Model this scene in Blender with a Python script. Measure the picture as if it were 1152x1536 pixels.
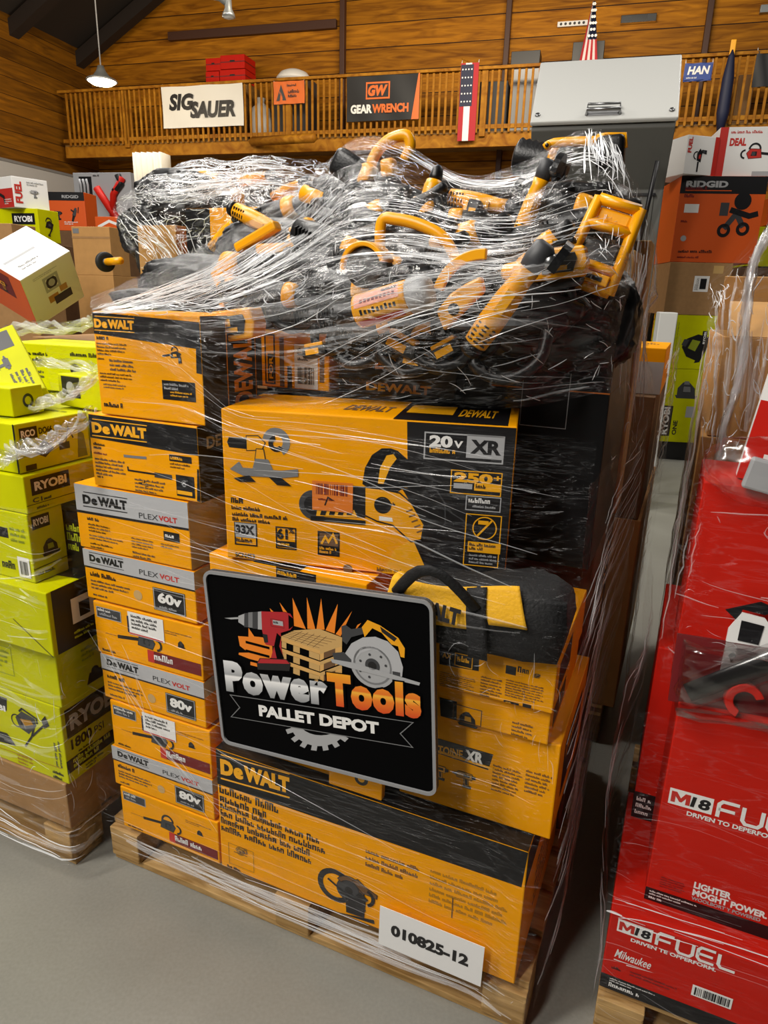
import bpy, bmesh, math, random
from mathutils import Vector, Matrix, Euler, noise
from math import sin, cos, pi, radians, sqrt
for o in list(bpy.data.objects): bpy.data.objects.remove(o)
random.seed(7)
SC = bpy.context.scene
COL = SC.collection
# ------------------------------------------------------------------ camera
FPX, PITCH, ROLL, CAMH, YAW = 1035.8, .3052, .0281, 1.6, .4062
cf = Vector((0, cos(PITCH), -sin(PITCH))); cu0 = Vector((0, sin(PITCH), cos(PITCH))); cr0 = Vector((1, 0, 0))
cr = cr0*cos(ROLL)+cu0*sin(ROLL); cu = -cr0*sin(ROLL)+cu0*cos(ROLL)
CAM = Vector((0, 0, CAMH))
cd = bpy.data.cameras.new('camera'); cam = bpy.data.objects.new('camera', cd); COL.objects.link(cam)
cd.sensor_fit = 'VERTICAL'; cd.sensor_height = 36; cd.lens = FPX/1536*36; cd.clip_start = .05; cd.clip_end = 100
mw = Matrix((cr, cu, -cf)).transposed().to_4x4(); mw.translation = CAM; cam.matrix_world = mw
SC.camera = cam
# ------------------------------------------------------------------ light
SC.view_settings.view_transform = 'Standard'; SC.view_settings.look = 'None'; SC.view_settings.gamma = 1
SC.view_settings.use_curve_mapping = False; SC.view_settings.exposure = -0.55
SC.cycles.transparent_max_bounces = 24; SC.cycles.max_bounces = 8
W = bpy.data.worlds.new('hall'); SC.world = W; W.use_nodes = True
W.node_tree.nodes['Background'].inputs[0].default_value = (1, .93, .85, 1); W.node_tree.nodes['Background'].inputs[1].default_value = .012
def area(name, loc, aim, sx, sy, e, col=(1, .95, .88)):
    l = bpy.data.lights.new(name, 'AREA'); l.shape = 'RECTANGLE'; l.size = sx; l.size_y = sy; l.energy = e; l.color = col
    o = bpy.data.objects.new(name, l); COL.objects.link(o); o.location = loc
    o.rotation_euler = (Vector(aim)-Vector(loc)).to_track_quat('-Z', 'Y').to_euler(); return o
area('ceiling_strip_light', (-3.2, .1, 5.2), (-.1, 2.0, .5), .5, 3.2, 330)
area('ceiling_strip_light', (-2.7, -2.0, 5.0), (.1, 2.0, .5), .5, 2.6, 230)
area('ceiling_strip_light', (-1.5, 3.6, 5.6), (-.5, 2.6, 1.2), 3.0, .5, 250)
area('ceiling_strip_light', (3.6, 4.2, 5.6), (2.6, 3.6, 1.0), .5, 3.0, 100)
area('ceiling_strip_light', (-3.5, 7.5, 6.0), (-3.5, 8.5, 1), 4.0, .6, 330)
area('ceiling_strip_light', (1.0, 9.5, 6.5), (.5, 13, 4.6), 5.0, .6, 520, (1, .86, .66))
area('ceiling_strip_light', (5.5, 7.5, 6.5), (4.5, 10, 2.5), 4.0, .6, 170)
area('ceiling_strip_light', (-6.0, 10.5, 6.2), (-5.2, 13.5, 4.6), 4.0, .6, 150, (1, .82, .6))
# ------------------------------------------------------------------ materials
def lin(c):
    if isinstance(c, str): c = [int(c[i:i+2], 16)/255 for i in (0, 2, 4)]
    return tuple(x/12.92 if x <= .04045 else ((x+.055)/1.055)**2.4 for x in c)+(1,)
MATS = {}
def mat(name, col, rough=.5, metal=0, bump=0, bscale=60, var=0, coat=0, emit=0, spec=.5):
    m = bpy.data.materials.new(name); m.use_nodes = True; nt = m.node_tree; b = nt.nodes['Principled BSDF']
    c = lin(col); b.inputs['Base Color'].default_value = c; b.inputs['Roughness'].default_value = rough; b.inputs['Metallic'].default_value = metal
    b.inputs['Specular IOR Level'].default_value = spec
    if coat: b.inputs['Coat Weight'].default_value = coat; b.inputs['Coat Roughness'].default_value = .12
    if emit: b.inputs['Emission Color'].default_value = c; b.inputs['Emission Strength'].default_value = emit
    if bump or var:
        t = nt.nodes.new('ShaderNodeTexCoord'); n = nt.nodes.new('ShaderNodeTexNoise'); n.inputs['Scale'].default_value = bscale; n.inputs['Detail'].default_value = 4
        nt.links.new(t.outputs['Object'], n.inputs['Vector'])
        if bump:
            bp = nt.nodes.new('ShaderNodeBump'); bp.inputs['Strength'].default_value = bump; bp.inputs['Distance'].default_value = .004
            nt.links.new(n.outputs['Fac'], bp.inputs['Height']); nt.links.new(bp.outputs['Normal'], b.inputs['Normal'])
        if var:
            r = nt.nodes.new('ShaderNodeValToRGB'); r.color_ramp.elements[0].position = .3; r.color_ramp.elements[1].position = .7
            r.color_ramp.elements[0].color = tuple(x*(1-var) for x in c[:3])+(1,); r.color_ramp.elements[1].color = tuple(min(1, x*(1+var*.6)) for x in c[:3])+(1,)
            nt.links.new(n.outputs['Fac'], r.inputs[0]); nt.links.new(r.outputs[0], b.inputs['Base Color'])
    MATS[name] = m; return m
mat('yellow', 'f4a300', .5, spec=.12, bump=.12, bscale=14, var=.06); mat('yprint', 'f4ad0a', .45); mat('ink', '111013', .42); mat('inkbox', '121214', .42, spec=.3, bump=.15, bscale=12)
mat('white', 'ecebe8', .45); mat('silver', 'b4b5b8', .4, bump=.1, bscale=14); mat('grey', '77787a', .5); mat('dgrey', '3a3b3e', .5); mat('lgrey', 'a9aaac', .5)
mat('red', 'c41f12', .5, spec=.15, bump=.12, bscale=12, var=.05); mat('rprint', 'c22a20', .45); mat('dkred', '6e1216', .45); mat('orange', 'de6a1a', .45); mat('obox', 'd8581a', .42, bump=.1, bscale=12)
mat('ochre', 'b07c10', .5); mat('lime', 'c9cb00', .5, spec=.12, bump=.12, bscale=12, var=.05); mat('limeprint', 'cddb2a', .45); mat('olive', '8e9a1c', .45)
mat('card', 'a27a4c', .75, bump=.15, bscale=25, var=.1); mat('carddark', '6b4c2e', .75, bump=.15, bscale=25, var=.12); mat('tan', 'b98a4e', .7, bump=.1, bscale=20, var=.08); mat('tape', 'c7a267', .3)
mat('toolyellow', 'f2a604', .32, bump=.05, bscale=40); mat('toolblack', '0f0f11', .38, bump=.2, bscale=120); mat('rubber', '111112', .6); mat('steel', '9a9b9c', .3, metal=.9); mat('chrome', 'd5d6d8', .16, metal=1)
mat('bagblack', '0c0c0e', .42, bump=.35, bscale=9); mat('fabricblack', '101012', .7, bump=.5, bscale=160); mat('fabricyellow', 'eeb31a', .8, bump=.4, bscale=160)
mat('brown', '4a2c1e', .55); mat('roof', '2c2622', .7); mat('beam', '231a15', .7); mat('blue', '1f3f8f', .5); mat('navy', '151d3c', .6); mat('flagred', 'b2222c', .7); mat('green', '2e8b4a', .5)
mat('pwhite', 'cfd0cc', .38, bump=.05, bscale=3); mat('pgrey', '5d5d58', .5); mat('cream', 'e4dac4', .6); mat('banner', 'e6e4de', .6, bump=.1, bscale=5); mat('bannerblack', '151517', .55, bump=.1, bscale=5)
mat('galv', '9fa3a4', .4, metal=.7); mat('bulb', 'fff2dc', .4, emit=14); mat('sticker', 'e8a08c', .5); mat('ostick', 'e07a22', .45); mat('paper', 'efefee', .6); mat('signblack', '050506', .7, spec=.05); mat('signgrey', '8f9092', .4)
mat('plywood', 'caa263', .6); mat('signorange', 'f08418', .45); mat('signgold', 'd9a860', .5); mat('signred', 'b01c26', .4)
def wood(name, dark, light, sc=(1, 14, 14), board=0, rough=.6, axis='Z'):
    m = bpy.data.materials.new(name); m.use_nodes = True; nt = m.node_tree; b = nt.nodes['Principled BSDF']; b.inputs['Roughness'].default_value = rough; b.inputs['Specular IOR Level'].default_value = .15
    N = nt.nodes.new; lk = nt.links.new
    t = N('ShaderNodeTexCoord'); mp = N('ShaderNodeMapping'); mp.inputs['Scale'].default_value = sc; lk(t.outputs['Object'], mp.inputs[0])
    n = N('ShaderNodeTexNoise'); n.inputs['Scale'].default_value = 1.6; n.inputs['Detail'].default_value = 7; n.inputs['Distortion'].default_value = 1.2; lk(mp.outputs[0], n.inputs['Vector'])
    r = N('ShaderNodeValToRGB'); r.color_ramp.elements[0].position = .32; r.color_ramp.elements[1].position = .68
    r.color_ramp.elements[0].color = lin(dark); r.color_ramp.elements[1].color = lin(light); lk(n.outputs['Fac'], r.inputs[0]); out = r.outputs[0]
    if board:   # tongue and groove boards: a dark joint every board height, each board its own tone
        s = N('ShaderNodeSeparateXYZ'); lk(t.outputs['Object'], s.inputs[0])
        d = N('ShaderNodeMath'); d.operation = 'DIVIDE'; d.inputs[1].default_value = board; lk(s.outputs['Z'], d.inputs[0])
        fr = N('ShaderNodeMath'); fr.operation = 'FRACT'; lk(d.outputs[0], fr.inputs[0]); fl = N('ShaderNodeMath'); fl.operation = 'FLOOR'; lk(d.outputs[0], fl.inputs[0])
        lt = N('ShaderNodeMath'); lt.operation = 'LESS_THAN'; lt.inputs[1].default_value = .04; lk(fr.outputs[0], lt.inputs[0])
        wn = N('ShaderNodeTexWhiteNoise'); wn.noise_dimensions = '1D'; lk(fl.outputs[0], wn.inputs['W'])
        mr = N('ShaderNodeMapRange'); mr.inputs['To Min'].default_value = .75; mr.inputs['To Max'].default_value = 1.15; lk(wn.outputs['Value'], mr.inputs['Value'])
        mul = N('ShaderNodeMixRGB'); mul.blend_type = 'MULTIPLY'; mul.inputs[0].default_value = 1; lk(out, mul.inputs[1]); lk(mr.outputs[0], mul.inputs[2])
        mx = N('ShaderNodeMixRGB'); lk(lt.outputs[0], mx.inputs[0]); lk(mul.outputs[0], mx.inputs[1]); mx.inputs[2].default_value = lin('2c180b'); out = mx.outputs[0]
    lk(out, b.inputs['Base Color']); MATS[name] = m
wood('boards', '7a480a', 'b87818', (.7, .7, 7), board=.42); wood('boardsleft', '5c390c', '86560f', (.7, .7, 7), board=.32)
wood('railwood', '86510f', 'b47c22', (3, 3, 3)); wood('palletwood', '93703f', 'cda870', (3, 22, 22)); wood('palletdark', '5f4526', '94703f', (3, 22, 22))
def concrete():
    m = bpy.data.materials.new('concrete'); m.use_nodes = True; nt = m.node_tree; b = nt.nodes['Principled BSDF']; N = nt.nodes.new; lk = nt.links.new
    t = N('ShaderNodeTexCoord'); n = N('ShaderNodeTexNoise'); n.inputs['Scale'].default_value = 1.3; n.inputs['Detail'].default_value = 8; lk(t.outputs['Object'], n.inputs['Vector'])
    n2 = N('ShaderNodeTexNoise'); n2.inputs['Scale'].default_value = 120; n2.inputs['Detail'].default_value = 3; lk(t.outputs['Object'], n2.inputs['Vector'])
    ad = N('ShaderNodeMath'); ad.operation = 'MULTIPLY_ADD'; ad.inputs[1].default_value = .35; lk(n2.outputs['Fac'], ad.inputs[0]); lk(n.outputs['Fac'], ad.inputs[2])
    r = N('ShaderNodeValToRGB'); r.color_ramp.elements[0].position = .35; r.color_ramp.elements[1].position = .95; r.color_ramp.elements[0].color = lin('78776f'); r.color_ramp.elements[1].color = lin('9c9b93')
    lk(ad.outputs[0], r.inputs[0]); lk(r.outputs[0], b.inputs['Base Color']); b.inputs['Roughness'].default_value = .42
    bp = N('ShaderNodeBump'); bp.inputs['Strength'].default_value = .08; lk(n2.outputs['Fac'], bp.inputs['Height']); lk(bp.outputs['Normal'], b.inputs['Normal']); MATS['concrete'] = m
concrete()
def gradient(name, stops):          # brushed print colour running up the letters
    m = bpy.data.materials.new(name); m.use_nodes = True; nt = m.node_tree; b = nt.nodes['Principled BSDF']; N = nt.nodes.new; lk = nt.links.new
    t = N('ShaderNodeTexCoord'); s = N('ShaderNodeSeparateXYZ'); lk(t.outputs['UV'], s.inputs[0]); r = N('ShaderNodeValToRGB'); e = r.color_ramp.elements
    for i, (p, c) in enumerate(stops):
        x = e[i] if i < 2 else e.new(p); x.position = p; x.color = lin(c)
    lk(s.outputs['Y'], r.inputs[0]); lk(r.outputs[0], b.inputs['Base Color']); b.inputs['Roughness'].default_value = .4; MATS[name] = m
gradient('gradsilver', [(0, '8d8f92'), (1, 'e9eaec'), (.3, 'c9cbcd'), (.5, 'f6f6f6'), (.55, 'a2a4a7')]); gradient('gradorange', [(0, 'd9470f'), (1, 'f6a61c'), (.35, 'ee7d16'), (.5, 'fbb937'), (.55, 'ea7414')])
def film(name, streak, facing, web, sx=5, sy=40, wob=.6):
    """clear stretch film: see-through, glossy, with whitish creases where the film is pleated"""
    m = bpy.data.materials.new(name); m.use_nodes = True; nt = m.node_tree; nt.nodes.remove(nt.nodes['Principled BSDF']); N = nt.nodes.new; lk = nt.links.new
    out = nt.nodes['Material Output']; t = N('ShaderNodeTexCoord')
    mp = N('ShaderNodeMapping'); mp.inputs['Scale'].default_value = (sx, sy, 1); mp.inputs['Rotation'].default_value = (0, 0, .12); lk(t.outputs['UV'], mp.inputs[0])
    n = N('ShaderNodeTexNoise'); n.inputs['Scale'].default_value = 1; n.inputs['Detail'].default_value = 5; n.inputs['Distortion'].default_value = wob; lk(mp.outputs[0], n.inputs['Vector'])
    v = N('ShaderNodeTexVoronoi'); v.feature = 'DISTANCE_TO_EDGE'; v.inputs['Scale'].default_value = 1
    mp2 = N('ShaderNodeMapping'); mp2.inputs['Scale'].default_value = (sx*3, sy*.8, 1); mp2.inputs['Rotation'].default_value = (0, 0, -.35); lk(t.outputs['UV'], mp2.inputs[0])
    av = N('ShaderNodeVectorMath'); av.operation = 'MULTIPLY_ADD'; av.inputs[1].default_value = (2.5, 2.5, 0); lk(n.outputs['Color'], av.inputs[0]); lk(mp2.outputs[0], av.inputs[2]); lk(av.outputs[0], v.inputs['Vector'])
    r1 = N('ShaderNodeMapRange'); r1.inputs['From Min'].default_value = .6; r1.inputs['From Max'].default_value = .8; r1.inputs['To Max'].default_value = streak; lk(n.outputs['Fac'], r1.inputs['Value'])
    r2 = N('ShaderNodeMapRange'); r2.inputs['From Min'].default_value = .045; r2.inputs['From Max'].default_value = 0; r2.inputs['To Max'].default_value = web; lk(v.outputs['Distance'], r2.inputs['Value'])
    n3 = N('ShaderNodeTexNoise'); n3.inputs['Scale'].default_value = 3.3; lk(t.outputs['UV'], n3.inputs['Vector'])
    r3 = N('ShaderNodeMapRange'); r3.inputs['From Min'].default_value = .42; r3.inputs['From Max'].default_value = .62; lk(n3.outputs['Fac'], r3.inputs['Value'])
    mm = N('ShaderNodeMath'); mm.operation = 'MULTIPLY'; lk(r2.outputs[0], mm.inputs[0]); lk(r3.outputs[0], mm.inputs[1])
    mx = N('ShaderNodeMath'); mx.operation = 'MAXIMUM'; lk(r1.outputs[0], mx.inputs[0]); lk(mm.outputs[0], mx.inputs[1])
    bp = N('ShaderNodeBump'); bp.inputs['Strength'].default_value = 1; bp.inputs['Distance'].default_value = .012; ad = N('ShaderNodeMath'); ad.operation = 'MULTIPLY_ADD'; ad.inputs[1].default_value = .6
    lk(n.outputs['Fac'], ad.inputs[0]); lk(v.outputs['Distance'], ad.inputs[2]); lk(ad.outputs[0], bp.inputs['Height'])
    tr = N('ShaderNodeBsdfTransparent'); gl = N('ShaderNodeBsdfGlossy'); gl.inputs['Roughness'].default_value = .16; lk(bp.outputs['Normal'], gl.inputs['Normal'])
    lw = N('ShaderNodeLayerWeight'); lw.inputs['Blend'].default_value = .3
    fm = N('ShaderNodeMapRange'); fm.inputs['To Min'].default_value = facing*.35; fm.inputs['To Max'].default_value = facing*2.2; lk(lw.outputs['Facing'], fm.inputs['Value'])
    m1 = N('ShaderNodeMixShader'); lk(fm.outputs[0], m1.inputs[0]); lk(tr.outputs[0], m1.inputs[1]); lk(gl.outputs[0], m1.inputs[2])
    df = N('ShaderNodeBsdfPrincipled'); df.inputs['Base Color'].default_value = (.8, .82, .85, 1); df.inputs['Roughness'].default_value = .2; lk(bp.outputs['Normal'], df.inputs['Normal'])
    m2 = N('ShaderNodeMixShader'); lk(mx.outputs[0], m2.inputs[0]); lk(m1.outputs[0], m2.inputs[1]); lk(df.outputs[0], m2.inputs[2]); lk(m2.outputs[0], out.inputs['Surface']); MATS[name] = m
film('filmtop', .07, .07, .25); film('filmweb', .18, .15, .55, 4, 12, 1.2); film('filmflat', .03, .018, .05, 3, 60); film('filmside', .05, .045, .1, 3, 34); film('filmclear', .12, .18, .2, 3, 8)
def foldmat(name, a):
    m = bpy.data.materials.new(name); m.use_nodes = True; nt = m.node_tree; b = nt.nodes['Principled BSDF']; b.inputs['Base Color'].default_value = (.86, .88, .9, 1)
    b.inputs['Roughness'].default_value = .14; b.inputs['Alpha'].default_value = a; b.inputs['Specular IOR Level'].default_value = .8; MATS[name] = m
foldmat('fold', .8); foldmat('foldsoft', .26); foldmat('foldfaint', .1)
# ------------------------------------------------------------------ places
UV_ = Vector((cos(YAW), -sin(YAW), 0)); VV_ = Vector((sin(YAW), cos(YAW), 0)); ORG = Vector((-.7646, 1.6188, 0))
def L(u, v, z=0): return ORG+UV_*u+VV_*v+Vector((0, 0, z))         # u along the front of the middle pallet, v into the hall
def loc(p): d = Vector(p)-ORG; return Vector((d.dot(UV_), d.dot(VV_), p[2]))
def ray(x, y): return cf+cr*((x-576)/FPX)-cu*((y-768)/FPX)
def hitp(x, y, p0, n): d = ray(x, y); return CAM+d*((Vector(p0)-CAM).dot(n)/d.dot(n))
def P(x, y, v): return loc(hitp(x, y, L(0, v), VV_))               # local point at depth v
BA = radians(15.5); EB = Vector((cos(BA), -sin(BA), 0)); NB = Vector((sin(BA), cos(BA), 0))
def B(e, n, z=0): return EB*e+NB*n+Vector((0, 0, z))
def PB(x, y, n): p = hitp(x, y, NB*n, NB); return Vector((p.dot(EB), p.dot(NB), p.z))
def AT(x, y, d): return CAM+ray(x, y)*d
def HY(x, y, Y): r = ray(x, y); return CAM+r*(Y/r.y)           # point on the upright plane Y metres into the hall
# ------------------------------------------------------------------ mesh tools
class MB:
    def __init__(s): s.v = []; s.f = []; s.m = []; s.mats = []; s.uv = {}; s.sm = []
    def mi(s, n):
        if n not in s.mats: s.mats.append(n)
        return s.mats.index(n)
    def add(s, vs, fs, m, T=None, smooth=False):
        b = len(s.v); k = s.mi(m)
        for p in vs: s.v.append(tuple(T @ Vector(p)) if T is not None else tuple(p))
        for f in fs: s.f.append([b+i for i in f]); s.m.append(k); s.sm.append(smooth)
        return b
    def bm(s, bm, m, T=None, smooth=True):
        bm.verts.ensure_lookup_table(); bm.verts.index_update()
        s.add([v.co.copy() for v in bm.verts], [[v.index for v in f.verts] for f in bm.faces], m, T, smooth); bm.free()
    def box(s, c, size, m, bev=0, T=None, seg=2, smooth=False, taper=None):
        bm = bmesh.new(); bmesh.ops.create_cube(bm, size=1)
        for v in bm.verts:
            k = taper if (taper and v.co.z > 0) else 1
            v.co = Vector((v.co.x*size[0]*k, v.co.y*size[1]*k, v.co.z*size[2]))+Vector(c)
        if bev: bmesh.ops.bevel(bm, geom=bm.edges[:]+bm.verts[:], offset=bev, segments=seg, affect='EDGES', profile=.5)
        s.bm(bm, m, T, smooth or seg > 2)
    def prism(s, pts, d0, d1, m, T=None, bev=0):     # outline in x,z; depth along y
        bm = bmesh.new(); a = [bm.verts.new((x, d0, z)) for x, z in pts]; b = [bm.verts.new((x, d1, z)) for x, z in pts]; n = len(pts)
        bm.faces.new(a); bm.faces.new(b[::-1])
        for i in range(n): bm.faces.new((a[i], b[i], b[(i+1) % n], a[(i+1) % n]))
        bmesh.ops.recalc_face_normals(bm, faces=bm.faces)
        if bev: bmesh.ops.bevel(bm, geom=bm.edges[:], offset=bev, segments=2, affect='EDGES', profile=.5)
        s.bm(bm, m, T, False)
    def tube(s, pts, r, m, n=8, T=None, closed=False, flat=1.0):
        pts = [Vector(p) for p in pts]; k = len(pts); rs = r if isinstance(r, (list, tuple)) else [r]*k; vs = []; up = None
        for i, p in enumerate(pts):
            t = (pts[(i+1) % k]-pts[i-1]) if closed else (pts[min(i+1, k-1)]-pts[max(i-1, 0)])
            t.normalize()
            if up is None: up = t.orthogonal().normalized() if abs(t.y) > .9 else Vector((0, 1, 0))
            a = t.cross(up).normalized(); b = a.cross(t).normalized(); up = b
            for j in range(n): q = 2*pi*j/n; vs.append(p+a*cos(q)*rs[i]+b*sin(q)*rs[i]*flat)
        fs = []
        for i in range(k if closed else k-1):
            for j in range(n): fs.append((i*n+j, i*n+(j+1) % n, ((i+1) % k)*n+(j+1) % n, ((i+1) % k)*n+j))
        if not closed: fs += [tuple(range(n))[::-1], tuple((k-1)*n+j for j in range(n))]
        s.add(vs, fs, m, T, True)
    def lathe(s, prof, m, axis='X', n=20, T=None, at=(0, 0, 0)):
        vs = []
        for (a, r) in prof:
            for j in range(n):
                q = 2*pi*j/n; c, d = r*cos(q), r*sin(q)
                vs.append(Vector({'X': (a, c, d), 'Y': (c, a, d), 'Z': (c, d, a)}[axis])+Vector(at))
        fs = [(i*n+j, i*n+(j+1) % n, (i+1)*n+(j+1) % n, (i+1)*n+j) for i in range(len(prof)-1) for j in range(n)]
        fs += [tuple(range(n))[::-1], tuple((len(prof)-1)*n+j for j in range(n))]
        s.add(vs, fs, m, T, True)
    def build(s, name, parent=None):
        me = bpy.data.meshes.new(name); me.from_pydata(s.v, [], s.f)
        for n in s.mats: me.materials.append(MATS[n])
        me.polygons.foreach_set('material_index', s.m); me.polygons.foreach_set('use_smooth', s.sm)
        if s.uv:
            uvl = me.uv_layers.new(name='UVMap').data
            for lp in me.loops: uvl[lp.index].uv = s.uv.get(lp.vertex_index, (0, 0))
        me.update(); o = bpy.data.objects.new(name, me); COL.objects.link(o)
        if parent is not None: o.parent = parent
        return o
def tag(o, label, cat, group=None, kind=None):
    if label: o['label'] = label
    if cat: o['category'] = cat
    if group: o['group'] = group
    if kind: o['kind'] = kind
    return o
def empty(name, label, cat, group=None):
    o = bpy.data.objects.new(name, None); COL.objects.link(o); o.empty_display_size = .1; return tag(o, label, cat, group)
def struct(o): o['kind'] = 'structure'; return o
# ------------------------------------------------------------------ lettering
GL = {}
def glyphs(s, bold=.02, shear=0, gap=1.0):
    k = (s, bold, shear, gap)
    if k not in GL:
        cu_ = bpy.data.curves.new('t', 'FONT'); cu_.body = s; cu_.size = 1; cu_.offset = bold; cu_.shear = shear; cu_.space_character = gap; cu_.resolution_u = 3
        o = bpy.data.objects.new('t', cu_); COL.objects.link(o); me = bpy.data.meshes.new_from_object(o)
        vs = [(v.co.x, v.co.y) for v in me.vertices]; fs = [list(p.vertices) for p in me.polygons]
        x0 = min(v[0] for v in vs); x1 = max(v[0] for v in vs); H = .69+bold*2
        GL[k] = ([((x-x0)/H, (y+bold)/H) for x, y in vs], fs, (x1-x0)/H)
        bpy.data.objects.remove(o); bpy.data.curves.remove(cu_); bpy.data.meshes.remove(me)
    return GL[k]
class Face:
    """printing on one face of a thing; coordinates are fractions of the face, or read off the photograph after zoom()"""
    def __init__(s, mb, o, xd, yd, w, h, M=None, off=.0004): s.mb = mb; s.o = Vector(o); s.x = Vector(xd); s.y = Vector(yd); s.n = s.x.cross(s.y); s.w = w; s.h = h; s.M = M; s.zz = None; s.off = off; s.rnd = random.Random(int(w*9999)+int(h*7777))
    def zoom(s, zx, zy, k): s.zz = (zx, zy, k); return s
    def c(s, x, y):
        if not s.zz: return (x*s.w, y*s.h)
        zx, zy, k = s.zz; R = s.M.to_3x3(); p = hitp(zx+x/k, zy+y/k, s.M @ s.o, R @ s.n); q = s.M.inverted() @ p-s.o
        return (q.dot(s.x), q.dot(s.y))
    def raw(s, pts, fs, m, ly=1, uv=None):
        vs = [s.o+s.x*a+s.y*b+s.n*(s.off*ly) for a, b in pts]; b0 = s.mb.add(vs, fs, m)
        if uv:
            for i, t in enumerate(uv): s.mb.uv[b0+i] = t
    def poly(s, pts, m, ly=1): q = [s.c(*p) for p in pts]; s.raw(q, [list(range(len(q)))], m, ly)
    def rect(s, x0, y0, x1, y1, m, ly=1):
        a0, b0 = s.c(x0, y0); a1, _ = s.c(x1, y0); _, b1 = s.c(x0, y1); s.raw([(a0, b0), (a1, b0), (a1, b1), (a0, b1)], [(0, 1, 2, 3)], m, ly)
    def frame(s, x0, y0, x1, y1, m, t, ly=2):
        a0, b0 = s.c(x0, y0); a1, _ = s.c(x1, y0); _, b1 = s.c(x0, y1)
        if b1 < b0: b0, b1 = b1, b0
        o = [(a0, b0), (a1, b0), (a1, b1), (a0, b1)]; i = [(a0+t, b0+t), (a1-t, b0+t), (a1-t, b1-t), (a0+t, b1-t)]
        s.raw(o+i, [(k, (k+1) % 4, 4+(k+1) % 4, 4+k) for k in range(4)], m, ly)
    def disc(s, x, y, r, m, ly=1, n=20, ri=0):
        a, b = s.c(x, y); _, b2 = s.c(x, y-r if s.zz else y+r); R = abs(b2-b)
        if ri: o = [(a+R*cos(2*pi*k/n), b+R*sin(2*pi*k/n)) for k in range(n)]+[(a+R*ri*cos(2*pi*k/n), b+R*ri*sin(2*pi*k/n)) for k in range(n)]; s.raw(o, [(k, (k+1) % n, n+(k+1) % n, n+k) for k in range(n)], m, ly)
        else: s.raw([(a+R*cos(2*pi*k/n), b+R*sin(2*pi*k/n)) for k in range(n)], [list(range(n))], m, ly)
    def stroke(s, pts, t, m, ly=1, closed=False):     # t in metres
        q = [Vector(s.c(*p)) for p in pts]; n = len(q); vs = []
        for i in range(n):
            d0 = (q[i]-q[i-1]).normalized() if (i or closed) else None; d1 = (q[(i+1) % n]-q[i]).normalized() if (i < n-1 or closed) else None
            d = ((d0 or d1)+(d1 or d0)).normalized(); nn = Vector((-d.y, d.x)); k = 1/max(.5, nn.dot(Vector((-(d1 or d0).y, (d1 or d0).x))))
            vs += [tuple(q[i]+nn*t/2*k), tuple(q[i]-nn*t/2*k)]
        s.raw(vs, [(2*i, 2*i+1, (2*i+3) % (2*n), (2*i+2) % (2*n)) for i in range(n if closed else n-1)], m, ly)
    def text(s, t, x, y, x1, h, m, bold=.02, shear=0, ly=2, gap=1.0, y1=None, keep=False):
        vs, fs, w = glyphs(t, bold, shear, gap); a0, b0 = s.c(x, y); a1, bb = s.c(x1, y if y1 is None else y1); _, b1 = s.c(x, y-h if s.zz else y+h); hh = abs(b1-b0); k = (a1-a0)/w
        if keep: k = min(k, hh)
        sl = 0 if y1 is None else (bb-b0)/(a1-a0)
        s.raw([(a0+p[0]*k, b0+p[1]*hh+sl*p[0]*k) for p in vs], fs, m, ly, uv=[(0, min(1, max(0, p[1]))) for p in vs])
    def vtext(s, t, x, y, y1, h, m, bold=.02, ly=2):  # reads upward, h = letter height across x
        vs, fs, w = glyphs(t, bold); a0, b0 = s.c(x, y); _, b1 = s.c(x, y1); a1, _ = s.c(x-h if s.zz else x-h, y); k = (b1-b0)/w; hh = abs(a1-a0)
        s.raw([(a0-p[1]*hh*(1 if k > 0 else -1), b0+p[0]*k) for p in vs], fs, m, ly)
    def lines(s, x0, y0, x1, y1, n, m, ly=2, fill=.6, vert=False):   # print too fine to read
        a0, b0 = s.c(x0, y0); a1, _ = s.c(x1, y0); _, b1 = s.c(x0, y1)
        if vert: a0, b0, a1, b1 = b1, a0, b0, a1
        ht, hb = max(b0, b1), min(b0, b1); rh = (ht-hb)/n; pts = []; fs = []
        if rh < 4e-4 or abs(a1-a0) < rh: return
        for r in range(n):
            y = ht-rh*(r+1)+rh*.2; a = min(a0, a1); e = a+abs(a1-a0)*(1 if r < n-1 else s.rnd.uniform(.5, .95)); e -= abs(a1-a0)*s.rnd.uniform(0, .16); k = 0; wl = s.rnd.randint(3, 8)
            while a < e:
                lw = rh*fill*s.rnd.uniform(.4, .62); lh = rh*fill*(1 if s.rnd.random() < .35 else .72); g = s.rnd.random(); st = lw*.36
                qs = [(a, y, lw, lh)] if rh < .0035 else [(a, y, st, lh), (a+lw-st, y, st, lh if g < .5 else lh*.6), (a+st, y+lh-st if g < .7 else y, lw-2*st, st)]+([(a+st, y+(lh-st)*.45, lw-2*st, st)] if .3 < g < .8 else [])
                for qa, qy, qw, qh in qs:
                    b = len(pts); q = [(qa, qy), (qa+qw, qy), (qa+qw, qy+qh), (qa, qy+qh)]
                    if vert: q = [(yy, xx) for xx, yy in q][::-1]
                    pts += q; fs.append((b, b+1, b+2, b+3))
                a += lw*1.22; k += 1
                if k >= wl: a += rh*fill*.4; k = 0; wl = s.rnd.randint(3, 8)
        s.raw(pts, fs, m, ly)
    def barcode(s, x0, y0, x1, y1, m='ink', ly=6):
        a0, b0 = s.c(x0, y0); a1, _ = s.c(x1, y0); _, b1 = s.c(x0, y1); w = (a1-a0)/60; a = a0; i = 0
        if w < 1e-5: return
        while a < a1-w:
            t = w*s.rnd.choice((1, 1, 2, 3))
            if i % 2 == 0: s.raw([(a, b0), (a+t, b0), (a+t, b1), (a, b1)], [(0, 1, 2, 3)], m, ly)
            a += t; i += 1
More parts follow.
